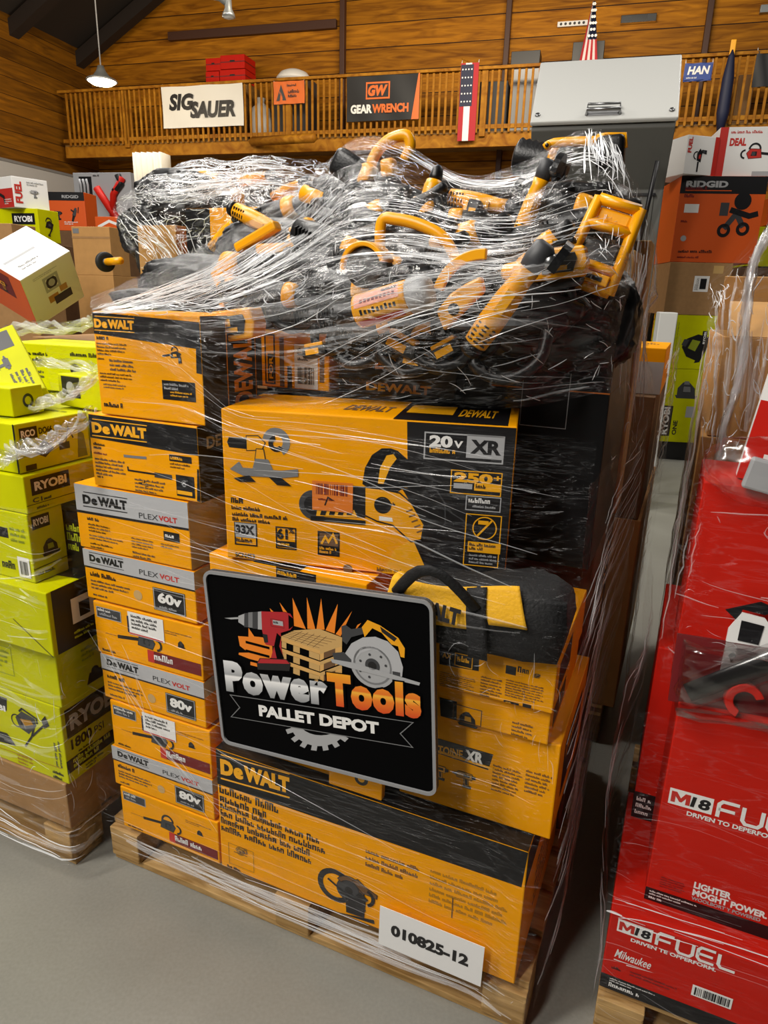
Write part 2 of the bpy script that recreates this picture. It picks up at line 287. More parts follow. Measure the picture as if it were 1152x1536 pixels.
    def icon(s, kind, x, y, size, flip=1, rot=0, ly=1, pal=('toolyellow', 'ink', 'grey')):   # printed picture of a tool
        a, b = s.c(x, y); _, b2 = s.c(x, y-size if s.zz else y+size); k = abs(b2-b); C, S = cos(rot), sin(rot)
        for i, (col, pts) in enumerate(ICON[kind]):
            if len(pts) == 1: r = pts[0][2]; cx, cy = pts[0][:2]; pts = [(cx+r*cos(q*pi/9), cy+r*sin(q*pi/9)) for q in range(18)]
            q = [(a+k*flip*(px*C-py*S), b+k*(px*S+py*C)) for px, py in pts]
            if col == 0:   # inked outline
                t = max(.0012, k*.035); n = len(q); ar = sum(q[j-1][0]*q[j][1]-q[j][0]*q[j-1][1] for j in range(n)); sg = 1 if ar > 0 else -1; g = []
                for j in range(n):
                    e0 = Vector(q[j])-Vector(q[j-1]); e1 = Vector(q[(j+1) % n])-Vector(q[j]); d = (e0.normalized()+e1.normalized()); d = d.normalized() if d.length > .2 else e0.normalized()
                    g.append((q[j][0]+d.y*t*sg, q[j][1]-d.x*t*sg))
                s.raw(g, [list(range(n))], 'ink', ly+i*.5-.25)
            s.raw(q, [list(range(len(q)))], pal[col] if isinstance(col, int) else col, ly+i*.5)
def arc(cx, cy, r, a0, a1, n=10): return [(cx+r*cos(radians(a0+(a1-a0)*i/n)), cy+r*sin(radians(a0+(a1-a0)*i/n))) for i in range(n+1)]
def ring(cx, cy, ro, ri, a0, a1, n=12): return arc(cx, cy, ro, a0, a1, n)+arc(cx, cy, ri, a1, a0, n)
ICON = {   # unit pictures, about 1 high: 0 = colour, 1 = black, 2 = grey
 'drill': [(1, [(-.15, -.5), (.3, -.5), (.32, -.32), (-.13, -.32)]), (0, [(-.05, -.34), (.16, -.34), (.12, .05), (-.1, .05)]), (1, [(0, -.3), (.12, -.3), (.08, .02), (-.04, .02)]), (0, [(-.45, .05), (.3, .05), (.36, .2), (.3, .38), (-.4, .38), (-.48, .2)]), (1, [(.3, .1), (.5, .14), (.5, .3), (.3, .34)]), (2, [(-.7, .18), (-.45, .12), (-.45, .32), (-.7, .25)]), (1, [(-.1, .16), (.2, .16), (.2, .3), (-.1, .3)])],
 'saw': [(2, ring(0, -.05, .45, .0, 0, 360, 24)), (1, [(0, -.05, .14)]), (0, ring(0, 0, .5, .36, 10, 175)), (1, [(-.75, -.3), (.8, -.3), (.8, -.22), (-.75, -.22)]), (0, [(-.1, .4), (.35, .3), (.8, .5), (.75, .62), (.3, .55), (0, .6)]), (1, ring(.5, .2, .36, .24, -40, 100)), (1, [(.25, -.05), (.6, -.05), (.65, .22), (.3, .25)])],
 'chainsaw': [(1, [(-1.3, -.16), (-.1, -.02), (-.05, .14), (-1.3, 0)]), (0, [(-.2, -.2), (.55, -.25), (.7, .05), (.5, .3), (-.1, .28)]), (1, ring(.25, .28, .38, .27, 0, 180)), (1, [(.1, -.1), (.45, -.1), (.4, .15), (.1, .15)]), (1, ring(.8, 0, .28, .18, -90, 90)), (2, [(.3, .02, .12)])],
 'grinder': [(1, [(-.9, -.12), (-.2, -.16), (-.2, .16), (-.9, .1)]), (0, [(-.25, -.18), (.4, -.15), (.45, .15), (-.25, .18)]), (2, [(.4, -.12), (.6, -.1), (.62, .12), (.4, .12)]), (1, [(.2, -.42), (.8, -.3), (.82, -.2), (.2, -.32)]), (1, [(.05, .1), (.2, .1), (.3, .5), (.15, .5)])],
 'trimmer': [(1, [(-.95, -.12), (-.3, -.02), (-.3, .12), (-.95, 0)]), (1, [(-.3, -.15), (.35, -.1), (.55, .15), (.2, .3), (-.25, .2)]), (0, [(-.1, -.05), (.2, -.03), (.15, .12), (-.1, .1)]), (1, ring(.05, .3, .28, .2, 0, 180)), (1, [(.3, -.45), (.55, -.4), (.5, .0), (.3, 0)]), (2, [(.4, -.2, .1)])],
 'mitersaw': [(1, [(-1.0, .3), (-.45, .28), (-.45, .62), (-1.0, .6), (-1.06, .45)]), (0, [(-.45, .25), (0, .3), (.1, .5), (-.1, .68), (-.45, .66)]), (2, ring(.45, .55, .42, .2, -60, 170)), (1, ring(.45, .5, .24, .1, 100, 330)), (0, [(-.2, 0), (.1, 0), (.05, .3), (-.15, .3)]), (2, [(-.3, -.3), (.35, -.3), (.2, .02), (-.2, .02)]), (2, [(-1.0, -.35), (-.7, -.1), (-.6, -.28), (.6, -.28), (1.1, -.2), (1.1, -.42), (.6, -.5), (-.6, -.52)]), (1, [(-.9, -.62), (-.4, -.5), (-.2, -.68), (-.7, -.72)]), (1, [(.2, -.5), (.6, -.5), (.9, -.72), (.45, -.72)])],
 'sander': [(1, [(-.5, -.45), (.5, -.45), (.6, -.28), (-.6, -.28)]), (1, [(-.5, -.28), (.45, -.28), (.4, .1), (.1, .4), (-.25, .42), (-.5, .1)]), (0, [(-.2, -.1), (.2, -.1), (.15, .2), (-.2, .2)]), (2, [(-.2, .3), (.1, .3), (.05, .48), (-.18, .48)])],
 'blower': [(1, [(-.5, -.1), (.3, -.2), (.5, .2), (.1, .45), (-.3, .35)]), (1, ring(-.05, .3, .4, .3, 10, 170)), (2, [(-.15, .0), (.2, 0), (.15, .2), (-.15, .2)]), (1, [(.2, -.1), (.35, -.15), (-.1, -.7), (-.25, -.68)]), (1, [(-.3, -.75), (0, -.8), (-.05, -.62), (-.28, -.6)])],
}
def clampface(F):
    base = F.c
    def c(x, y):
        a, b = base(x, y); return (min(max(a, .0015), F.w-.0015), min(max(b, .0015), F.h-.0015)) if F.zz else (a, b)
    F.c = c; return F
def carton(name, label, cat, pos, size, m, art=None, rot=0, group=None, eul=None, M=None, off=.0004, bev=.003, lid=None):
    """one closed carton; its printing is part of its own mesh"""
    w, d, h = size
    if M is None:
        M = Matrix.Translation(L(*pos)) @ (Euler(eul).to_matrix().to_4x4() if eul else Matrix.Rotation(rot-YAW, 4, 'Z'))
    mb = MB(); mb.box((w/2, d/2, h/2), (w, d, h), m, bev)
    f = [clampface(Face(mb, (0, 0, 0), (1, 0, 0), (0, 0, 1), w, h, M, off)), clampface(Face(mb, (w, 0, 0), (0, 1, 0), (0, 0, 1), d, h, M, off)),
         clampface(Face(mb, (0, 0, h), (1, 0, 0), (0, 1, 0), w, d, M, off)), clampface(Face(mb, (0, d, 0), (0, -1, 0), (0, 0, 1), d, h, M, off))]
    if art: art(*f)
    o = mb.build(name); o.matrix_world = M; tag(o, label, cat, group); o['_'] = 0; del o['_']
    return o, f
def sticker(parent, F, x0, y0, x1, y1, m, art=None, name='price_sticker', label=None, ly=4):
    mb = MB(); G = Face(mb, F.o, F.x, F.y, F.w, F.h, F.M, F.off); G.zz = F.zz; G.c = F.c; G.rect(x0, y0, x1, y1, m, ly)
    if art: art(G)
    o = mb.build(name, parent)
    if label: o['label'] = label
    return o
# ------------------------------------------------------------------ hall
def flat(name, pts, m, th=None):
    mb = MB(); mb.add(pts, [tuple(range(len(pts)))], m); return struct(mb.build(name))
flat('floor', [(-22, -4, 0), (22, -4, 0), (22, 24, 0), (-22, 24, 0)], 'concrete')
def framed(mb, name, o, rz):   # built in its own axes, then set down
    ob = mb.build(name); ob.location = o; ob.rotation_euler = (0, 0, rz); return ob
WN, WE = 15.3, -11.4
mb = MB(); mb.prism([(-11.4, 0), (14, 0), (14, 9.5), (-4, 10.5), (-11.4, 6.5)], 0, .2, 'boards'); struct(framed(mb, 'wall_back', B(0, WN), -BA))
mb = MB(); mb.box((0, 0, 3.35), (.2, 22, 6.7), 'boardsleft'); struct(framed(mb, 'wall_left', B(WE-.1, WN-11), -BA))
mb = MB(); mb.box((0, 0, 1.95), (.04, 20, 3.9), 'lgrey'); mb.box((0, 0, 3.92), (.07, 20, .05), 'grey'); struct(framed(mb, 'trim_1', B(WE+.03, WN-10.2), -BA))
mb = MB(); sl = .54
mb.prism([(WE-.2, 6.45), (-3, 6.45+sl*(-3-WE+.2)), (-3, 6.6+sl*(-3-WE+.2)), (WE-.2, 6.6)], WN-22, WN, 'roof'); struct(framed(mb, 'ceiling', (0, 0, 0), -BA))
for i in range(7):   # rafters under the roof
    mb = MB(); n = WN-.35-i*1.9; mb.prism([(WE, 6.2), (-3, 6.2+sl*(-3-WE)), (-3, 6.48+sl*(-3-WE)), (WE, 6.48)], n-.12, n+.12, 'beam'); struct(framed(mb, 'trim_2', (0, 0, 0), -BA))
for e in (PB(514, 40, WN-.1).x, PB(762, 40, WN-.1).x, PB(1062, 40, WN-.1).x):
    mb = MB(); mb.box((0, 0, 4.75), (.1, .14, 9.5), 'brown', .01); struct(framed(mb, 'trim_3', B(e, WN-.08), -BA))
a, b = PB(255, 80, WN-.05), PB(505, 64, WN-.05)
mb = MB(); mb.box(((a.x+b.x)/2, 0, 6.75), (b.x-a.x, .1, .16), 'brown', .01); struct(framed(mb, 'trim_4', B(0, WN-.06), -BA))
# mezzanine
RN = 14.0; E0, E1 = -11.25, 4.2
mb = MB(); mb.box(((E0+E1)/2, 0, 4.43), (E1-E0, WN-RN-.05, .1), 'palletdark'); mb.box(((E0+E1)/2, -(WN-RN)/2+.05, 4.34), (E1-E0, .06, .22), 'railwood')
struct(framed(mb, 'floor_mezzanine', B(0, (WN+RN)/2), -BA))
rail = empty('balcony_railing', 'long wooden balcony railing of close upright slats across the back wall', 'railing'); rail.location = B(0, RN-.02); rail.rotation_euler = (0, 0, -BA)
mb = MB(); mb.box(((E0+E1)/2, 0, 5.47), (E1-E0, .12, .05), 'railwood', .006); mb.build('top_rail', rail)
mb = MB(); mb.box(((E0+E1)/2, .02, 4.55), (E1-E0, .04, .07), 'railwood', .004); mb.build('bottom_rail', rail)
rest = MB(); n = int((E1-E0)/.118); proto = None
for i in range(n):
    e = E1-.05-i*.118
    if i < 100:
        if proto is None:
            mb = MB(); mb.box((0, 0, 4.95), (.042, .03, 1.0), 'railwood', .004); proto = mb.build('baluster', rail); c = proto
        else: c = proto.copy(); COL.objects.link(c); c.parent = rail
        c.location = (e, 0, 0)
    else: rest.box((e, 0, 4.95), (.042, .03, 1.0), 'railwood', .004)
r = rest.build('baluster', rail); r['kind'] = 'stuff'
for x in (187, 433, 726, 1013):
    p = PB(x, 150, RN); mb = MB(); mb.box((0, .03, 4.95), (.11, .09, 1.12), 'railwood', .006); c = mb.build('post', rail); c.location = (p.x, 0, 0)
p = PB(375, 200, RN-.1); q = PB(472, 213, RN-.7)
mb = MB(); mb.tube([B(p.x, RN-.05, 4.42), B(q.x, RN-.7, 4.32)], .085, 'railwood', 4); struct(mb.build('trim_5'))
def wallbox(name, label, cat, x0, y0, x1, y1, n, d, m, art=None, group=None, off=.003, base=None):
    """a box-shaped thing standing parallel to the back wall, seen between two picture corners at depth n"""
    a = PB(x0, y1, n); b = PB(x1, y1, n); c = PB((x0+x1)/2, y0, n); z0 = (a.z+b.z)/2 if base is None else base
    M = Matrix.Translation(B(a.x, n, z0)) @ Matrix.Rotation(-BA, 4, 'Z')
    return carton(name, label, cat, None, (b.x-a.x, d, c.z-z0), m, art, M=M, off=off, group=group, bev=.006)
# banners
def banner(name, label, x0, y0, x1, y1, m, art, cat='banner', sag=.0):
    n = RN-.06; a, b, c = PB(x0, y1, n), PB(x1, y1, n), PB(x0, y0, n); w, h = b.x-a.x, c.z-a.z
    mb = MB(); NX, NZ = 14, 8; vs = [(w*i/NX, -.006+.012*sin(i*.9+k*.5)-.004, h*k/NZ) for k in range(NZ+1) for i in range(NX+1)]
    mb.add(vs, [(k*(NX+1)+i, k*(NX+1)+i+1, (k+1)*(NX+1)+i+1, (k+1)*(NX+1)+i) for k in range(NZ) for i in range(NX)], m, None, True)
    mb.add([(x, y+.006, z) for x, y, z in vs], [(k*(NX+1)+i, (k+1)*(NX+1)+i, (k+1)*(NX+1)+i+1, k*(NX+1)+i+1) for k in range(NZ) for i in range(NX)], m, None, True)
    M = Matrix.Translation(B(a.x, n, a.z)) @ Matrix.Rotation(-BA, 4, 'Z'); F = Face(mb, (0, -.018, 0), (1, 0, 0), (0, 0, 1), w, h, M, .003); art(F)
    o = mb.build(name); o.matrix_world = M; tag(o, label, cat)
    for cx in (.01, w-.01):
        g = MB(); g.tube([(cx, -.012, h-.01), (cx, .03, h+.06)], .006, 'white', 6); g.build('tie', o)
    return o
def a_sig(F): F.text('SIG', .09, .42, .40, .40, 'ink', .05, .18); F.text('SAUER', .35, .22, .91, .40, 'ink', .05, .18)
banner('vinyl_banner', 'white vinyl banner with two rows of black slanted lettering on the railing', 246, 131, 366, 193, 'banner', a_sig)
def a_gw(F):
    F.poly([(.9, 0), (1, 0), (1, 1), (.98, 1)], 'orange', 2); F.rect(.27, .48, .6, .86, 'orange', 1); F.rect(.29, .52, .58, .82, 'bannerblack', 2); F.text('GW', .30, .55, .57, .24, 'orange', .06, .2, 3)
    F.text('GEAR', .06, .17, .36, .2, 'white', .05); F.text('WRENCH', .36, .17, .86, .2, 'orange', .05)
banner('vinyl_banner', 'black vinyl banner with an orange edge and orange logo on the railing', 520, 116, 628, 183, 'bannerblack', a_gw)
def a_or(F): F.shape = None; F.poly([(.1, .15), (.25, .85), (.42, .15), (.3, .15), (.25, .5), (.2, .15)], 'dgrey'); F.lines(.48, .6, .95, .25, 2, 'ink', 2, .9); F.lines(.45, .9, .9, .72, 1, 'ink')
banner('poster', 'small orange poster tied to the railing between the two large banners', 411, 123, 457, 157, 'orange', a_or, 'poster')
def a_han(F): F.rect(.03, .06, .97, .94, 'blue'); F.text('HAN', .12, .36, .9, .46, 'white', .04, .15, 2); F.lines(.1, .25, .7, .12, 1, 'white', 2)
banner('vinyl_banner', 'small blue banner with slanted white letters right of the white cabinet', 1024, 96, 1066, 123, 'blue', a_han)
banner('vinyl_banner', 'plain black banner at the right end of the railing', 1127, 78, 1172, 131, 'bannerblack', lambda F: None)
# flags
def stars(F, x0, y0, x1, y1, ly=2):
    F.rect(x0, y0, x1, y1, 'navy', ly)
    for i in range(4):
        for j in range(5): F.disc(x0+(x1-x0)*(i+.6)/4.2, y0+(y1-y0)*(j+.6)/5.2, .012, 'white', ly+1, 5)
def a_flag(F):
    for i, c in enumerate(('flagred', 'white', 'flagred', 'white', 'flagred')): F.rect(i/5, 0, (i+1)/5, 1, c, 1)
    F.rect(.0, 0, .27, 1, 'flagred', 2); F.rect(.27, 0, .62, 1, 'white', 2); F.rect(.62, 0, 1, 1, 'flagred', 2); stars(F, .02, .45, .72, .98, 3)
fl = banner('flag', 'striped flag with a starry blue corner hanging down over the railing', 686, 96, 712, 212, 'flagred', a_flag, 'flag')
n = RN-.06; a = PB(686, 212, n); p, q = PB(684, 88, n), PB(727, 103, RN)
mb = MB(); mb.tube([(0, .0, p.z-a.z), (q.x-a.x, .1, q.z-a.z)], .012, 'railwood', 6); mb.build('flag_pole', fl)
p = PB(885, 92, RN+.35); t = PB(891, 2, RN+.35); l_, r_ = PB(866, 92, RN+.35), PB(899, 92, RN+.35)
fg = empty('flag', 'furled starry striped flag standing up behind the white cabinet', 'flag'); fg.location = B(p.x, RN+.35, 4.48); fg.rotation_euler = (0, 0, -BA)
mb = MB(); H = t.z-4.48; mb.tube([(.03, 0, 0), (t.x-p.x, 0, H)], .014, 'railwood', 8); mb.build('pole', fg)
mb = MB(); h0 = p.z-4.48; wv = r_.x-l_.x; x0 = l_.x-p.x; NS = 7
for k in range(12):
    f0, f1 = k/12, (k+1)/12
    for i in range(NS):
        def pt(f, j): wd = wv*(1-f)+.05*f; return (x0*(1-f)+(t.x-p.x-.02)*f+wd*j/NS, -.05-.03*(j % 2), (h0-.25)*(1-f)+(H-.02)*f)
        m = ('navy' if (i+k) % 3 else 'white') if f0 > .42 and f0 < .96 and i > 1 else ('flagred', 'white')[i % 2]
        if f0 > .42 and i > 1: m = 'navy'
        mb.add([pt(f0, i), pt(f0, i+1), pt(f1, i+1), pt(f1, i)], [(0, 1, 2, 3)], m)
        if m == 'navy' and k % 2 == i % 2:
            c = (Vector(pt(f0, i))+Vector(pt(f1, i+1)))/2; c.y -= .03; mb.add([c+Vector((.025*cos(q*pi/2.5), 0, .025*sin(q*pi/2.5))) for q in range(5)], [(0, 1, 2, 3, 4)], 'white')
mb.build('cloth', fg)
p = PB(1081, 188, RN-.15); t = PB(1082, 60, RN-.15); fn = empty('flag', 'furled dark blue flag on a gold topped pole by the railing', 'flag'); fn.location = B(p.x, RN-.17, 4.2); fn.rotation_euler = (0, 0, -BA)
H = t.z-4.2; mb = MB(); mb.tube([(0, 0, 0), (0, 0, H-.2)], .015, 'railwood', 8); mb.build('pole', fn); mb = MB(); mb.lathe([(.1, .05), (.4, .1), (.9, .09), (1.2, .05), (1.3, .02)], 'navy', 'Z', 9); mb.build('cloth', fn)
mb = MB(); mb.box((0, 0, H-.12), (.08, .04, .22), 'yprint', .01); mb.build('finial', fn)
# things on the mezzanine
MZ = 4.482
for (x0, y0, x1, y1, zb, lb) in ((309, 107, 329, 124, None, 'red case at the lower left of the stack on the balcony'), (330, 104, 368, 123, None, 'wide red case at the bottom of the balcony stack'), (309, 87, 331, 106, None, 'red case on top of the left balcony pile'), (331, 82, 367, 103, None, 'red case on top of the right balcony pile')):
    a = PB(x0, y1, RN+.5)
    def a_red(F, R, T, Lf): F.rect(.0, .46, 1, .54, 'dkred'); R.rect(0, .46, 1, .54, 'dkred'); F.rect(.4, .5, .6, .62, 'ink', 2)
    wallbox('tool_case', lb, 'case', x0, y0, x1, y1, RN+.5, .5, 'red', a_red, 'red cases stacked on the balcony')
a = PB(309, 124, RN+.5)
c_, _ = wallbox('wooden_crate', 'low wooden crate behind the railing under the red cases', 'crate', 305, 125, 372, 200, RN+.45, .6, 'palletdark', None, base=MZ)
mb = MB(); p = PB(438, 118, RN+.5); w = (PB(463, 118, RN+.5).x-PB(413, 118, RN+.5).x)/2; mb.lathe([(0, w), (.05, w*.97), (.14, w*.75), (.19, w*.4), (.2, .02)], 'white', 'Z', 24)
o = mb.build('dome_lid'); o.location = B(p.x, RN+.6, p.z-.02); tag(o, 'shallow white dome standing above the railing beside the orange poster', 'lid')
mb = MB(); mb.box((0, 0, 0), (.8, .5, p.z-.02-MZ), 'dgrey', .02); o = mb.build('storage_drum'); o.location = B(p.x, RN+.6, (p.z-.02+MZ)/2); o.rotation_euler = (0, 0, -BA); tag(o, 'dark box behind the railing under the white dome', 'box')
mb = MB(); p = PB(390, 170, RN+.35); mb.lathe([(0, .2), (.3, .24), (.6, .2), (.72, .07), (.8, .1)], 'white', 'Z', 14); o = mb.build('sack'); o.location = B(p.x, RN+.4, MZ); tag(o, 'white sack standing behind the railing slats left of the orange poster', 'sack')
wallbox('storage_bin', 'black bin standing above the railing right of the hanging flag', 'bin', 766, 76, 809, 96, RN+.6, .4, 'ink', None)
wallbox('filing_cabinet', 'grey cabinet behind the railing under the black bin', 'cabinet', 762, 97, 806, 190, RN+.5, .5, 'lgrey', None, base=MZ)
wallbox('speaker', 'black boxy speaker behind the upright flag above the white cabinet', 'speaker', 857, 62, 904, 95, RN+.6, .4, 'ink', None)
wallbox('carton', 'dark carton behind the railing right of the hanging flag', 'carton', 716, 122, 757, 190, RN+.3, .5, 'dgrey', None, base=MZ)
wallbox('carton', 'brown carton under the speaker behind the railing', 'carton', 850, 96, 910, 190, RN+.5, .6, 'card', None, base=MZ)
wallbox('carton', 'brown carton behind the railing near its right end', 'carton', 1100, 112, 1124, 170, RN+.3, .4, 'card', None, base=MZ)
# rails on the back wall
def a_soc(F, R, T, Lf):
    for i in range(6): F.disc(.12+i*.15, .5, .28, 'ink', 1, 10)
wallbox('wall_rack', 'white rack with a row of round black holes high on the back wall', 'rack', 836, 31, 881, 39, WN-.06, .05, 'white', a_soc)
def a_tub(F, R, T, Lf): F.rect(.02, .2, .3, .8, 'dgrey'); F.rect(.75, .1, .98, .9, 'dgrey')
wallbox('wall_lamp', 'chrome tube lamp high on the back wall right of the flag', 'lamp', 931, 21, 984, 33, WN-.1, .09, 'chrome', a_tub)
wallbox('wall_bracket', 'short metal bracket at the top right of the back wall', 'bracket', 1140, 6, 1165, 18, WN-.1, .09, 'galv', None)
# pendant lamp
pl = empty('pendant_lamp', 'lit metal pendant lamp hanging on a thin cord at the upper left', 'lamp'); p = PB(153, 124, 12); top = PB(143, -40, 12); pl.location = B(p.x, 12, p.z); pl.rotation_euler = (0, 0, -BA)
mb = MB(); mb.lathe([(.02, .27), (.05, .25), (.1, .14), (.18, .08), (.26, .05)], 'galv', 'Z', 24); mb.build('lamp_shade', pl)
mb = MB(); mb.lathe([(-.05, .07), (-.03, .17), (.015, .24), (.03, .24)], 'bulb', 'Z', 24); mb.build('bulb', pl)
mb = MB(); mb.tube([(0, 0, .2), (0, 0, 9.2-p.z)], .012, 'lgrey', 6); mb.build('cord', pl)
l = bpy.data.lights.new('pendant_glow', 'POINT'); l.energy = 90; l.color = (1, .85, .6); l.shadow_soft_size = .15; o = bpy.data.objects.new('pendant_glow', l); COL.objects.link(o); o.location = B(p.x, 12, p.z-.2)
# galvanised pipe lamp at the top
pp = empty('pipe_lamp', 'galvanised pipe ending in a small downward spotlight at the top', 'lamp'); a = PB(343, 26, 10); pp.location = B(a.x, 10, a.z); pp.rotation_euler = (0, 0, -BA)
b = PB(290, -6, 10); mb = MB(); mb.tube([(0, 0, .18), (-.12, 0, .26), (b.x-a.x, 0, b.z-a.z+.06), (b.x-a.x-1, 0, b.z-a.z+.5)], .065, 'galv', 12); mb.build('pipe', pp)
mb = MB(); mb.lathe([(0, .09), (.04, .08), (.1, .05), (.22, .045), (.24, .02)], 'galv', 'Z', 16); mb.build('lamp_head', pp); mb = MB(); mb.lathe([(-.02, .03), (.0, .075), (.02, .08)], 'white', 'Z', 16); mb.build('lens', pp)
# white cabinet with the slanted hood
cb = empty('steel_cabinet', 'tall grey steel cabinet with a slanted white hood and grip handle', 'cabinet'); CN = 6.2
a, b = PB(797, 195, CN), PB(1004, 195, CN); c0, c1 = PB(822, 104, CN+.45), PB(1030, 85, CN+.45); cb.location = B(a.x, CN, 0); cb.rotation_euler = (0, 0, -BA); Wc = b.x-a.x; zt = c0.z; zl = a.z+.02
mb = MB(); mb.prism([(0, 0), (.62, 0), (.62, zt), (.45, zt), (-.0, zl), (0, zl-.03), (.3, zl-.42), (.3, 0)], 0, Wc+.04, 'pgrey', Matrix.Rotation(radians(90), 4, 'Z') @ Matrix.Scale(-1, 4, (0, 1, 0)), .006); mb.build('body', cb)
sl_ = Vector((0, .45, zt-zl)); ln = sl_.length; ang = math.atan2(.45, zt-zl)
hood = MB(); T = Matrix.Translation((Wc/2+.02, .215, (zl+zt)/2+.01)) @ Matrix.Rotation(-ang, 4, 'X'); hood.box((.0, -.02, 0), (Wc+.06, .04, ln+.03), 'pwhite', .012, T); hb = hood.build('hood', cb)
g = MB(); g.tube([(-.12, -.04, -.3), (-.12, -.085, -.3), (.12, -.085, -.3), (.12, -.04, -.3)], .016, 'steel', 8, T); g.tube([(-.12, -.04, -.24), (-.12, -.085, -.24), (.12, -.085, -.24), (.12, -.04, -.24)], .01, 'steel', 8, T); g.box((0, -.043, -.27), (.25, .006, .09), 'lgrey', .002, T); g.build('handle', hb)
for sx in (-1, 1):
    g = MB(); g.lathe([(-.055, .012), (-.05, .02), (-.038, .022)], 'steel', 'Y', 12, T @ Matrix.Translation((sx*(Wc/2-.02), 0, -ln/2+.06))); g.build('screw', hb)
g = MB(); g.tube([(Wc-.05, .06, zl-.25), (Wc-.12, .27, zl-1.05)], .018, 'ink', 8); g.build('gas_strut', cb)
g = MB(); g.box((Wc/2, .295, zl-.9), (Wc-.06, .012, .9), 'pgrey', .004); g.build('inner_panel', cb); g = MB(); g.box((Wc/2, .285, zl-.46), (Wc-.04, .02, .02), 'ink'); g.build('seam', cb)
wallbox('appliance', 'white panelled appliance standing low beside the steel cabinet', 'appliance', 966, 468, 992, 640, 5.7, .3, 'pwhite', lambda F, R, T, Lf: (R.rect(0, .62, 1, .63, 'lgrey'), F.rect(0, .7, 1, .705, 'lgrey')), base=0)
# ------------------------------------------------------------------ distant stacks
def stackbox(name, label, cat, x0, y0, x1, y1, d, dep, m, art=None, rz=None, base=None, off=.0012, group=None):
    """carton whose front spans the given picture rectangle at depth d along the view"""
    d *= 1.08; yb = y1 if base is None else y0; a, b, t = HY(x0, yb, d), HY(x1, yb, d), HY((x0+x1)/2, y0, d); rz = -YAW*.5 if rz is None else rz
    mid = (a+b)/2; w = (b-a).length/max(.8, cos(rz)) ; z0 = mid.z if base is None else base; ax = Vector((cos(rz), sin(rz), 0))
    M = Matrix.Translation(Vector((mid.x, mid.y, z0))-ax*w/2) @ Matrix.Rotation(rz, 4, 'Z')
    return carton(name, label, cat, None, (w, dep, t.z-z0), m, art, M=M, off=off, group=group)
def a_mrw(F, R, T, Lf):
    F.rect(0, 0, .998, .62, 'rprint'); F.text('Mil', .05, .68, .5, .2, 'rprint', .05, .2); F.lines(.6, .3, .95, .1, 3, 'white'); F.stroke([(.35, .5), (.6, .35), (.62, .15)], .02, 'ink', 2)
    R.vtext('FUEL', .25, .15, .85, .2, 'rprint', .04); R.icon('drill', .6, .5, .28, pal=('lgrey', 'grey', 'lgrey')); R.lines(.4, .9, .9, .75, 2, 'grey')
def a_ry(F, R, T, Lf): F.rect(.45, .52, .93, .86, 'ink'); F.text('RYOBI', .5, .6, .88, .18, 'white', .04); R.icon('blower', .5, .5, .4, pal=('lime', 'ink', 'dgrey'))
def a_rg(F, R, T, Lf): F.rect(0, .78, .998, .998, 'ink'); F.text('RIDGID', .4, .84, .85, .08, 'lgrey', .03); F.icon('drill', .25, .4, .25, pal=('dgrey', 'ink', 'dgrey')); F.icon('grinder', .7, .45, .25, rot=1.2, pal=('dgrey', 'ink', 'dgrey')); F.lines(.4, .25, .8, .15, 2, 'white')
GB = 'left background stack'
o, _ = stackbox('carton', 'white and red carton on top of the yellow-green one at the far left', 'carton', -22, 266, 32, 312, 4.6, .24, 'white', a_mrw, rz=-.62)
stackbox('carton', 'yellow-green carton directly under the white and red carton at far left', 'carton', -14, 313, 66, 362, 4.6, .2, 'lime', a_ry, rz=-.25)
stackbox('carton', 'small brown carton at the far left edge under the yellow-green one', 'carton', -30, 335, 24, 372, 3.85, .2, 'card', lambda F, R, T, Lf: R.lines(.2, .8, .8, .3, 4, 'grey'))
stackbox('carton', 'orange carton with a black top standing beside the wrapped tan cartons', 'carton', 75, 288, 132, 346, 5.6, .2, 'obox', a_rg, rz=-.1)
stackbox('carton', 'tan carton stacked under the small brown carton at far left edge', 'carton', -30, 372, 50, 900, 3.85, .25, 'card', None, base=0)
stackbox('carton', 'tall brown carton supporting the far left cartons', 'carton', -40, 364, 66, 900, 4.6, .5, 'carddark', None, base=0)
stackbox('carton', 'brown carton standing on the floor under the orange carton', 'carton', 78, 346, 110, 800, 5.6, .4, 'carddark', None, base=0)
tc, _ = stackbox('carton', 'upper tan carton wrapped in film left of the wheel', 'carton', 111, 340, 172, 413, 4.6, .22, 'tan', lambda F, R, T, Lf: (F.rect(.0, .76, .998, .8, 'card'), F.rect(.04, .86, .2, .96, 'grey')))
stackbox('carton', 'lower tan carton wrapped in film left of the wheel', 'carton', 111, 413, 172, 640, 4.6, .3, 'tan', None, base=0)
# grey tool panel
gp, f = stackbox('tool_display', 'grey display panel with black and red tools behind the tan cartons', 'display', 113, 259, 205, 341.4, 6.4, .06, 'lgrey', lambda F, R, T, Lf: (F.rect(.1, .45, .32, .93, 'ink'), F.lines(.35, .97, .6, .92, 1, 'ink')))
for k in range(3):
    mb = MB(); x = f[0].w*(.14+k*.06); mb.tube([(x, -.012, f[0].h*.5), (x, -.012, f[0].h*.78), (x-.012, -.012, f[0].h*.88)], .012, 'lgrey', 6); mb.build('wrench', gp)
mb = MB(); w, h = f[0].w, f[0].h; mb.tube([(w*.42, -.02, h*.72), (w*.62, -.02, h*.35), (w*.78, -.02, h*.1)], .035, 'red', 8); mb.tube([(w*.88, -.02, h*.9), (w*.7, -.02, h*.6), (w*.66, -.02, h*.2)], .03, 'red', 8); mb.tube([(w*.72, -.02, h*.65), (w*.85, -.02, h*.8), (w*.8, -.02, h*.95)], .03, 'ink', 8); mb.build('bolt_cutter', gp)
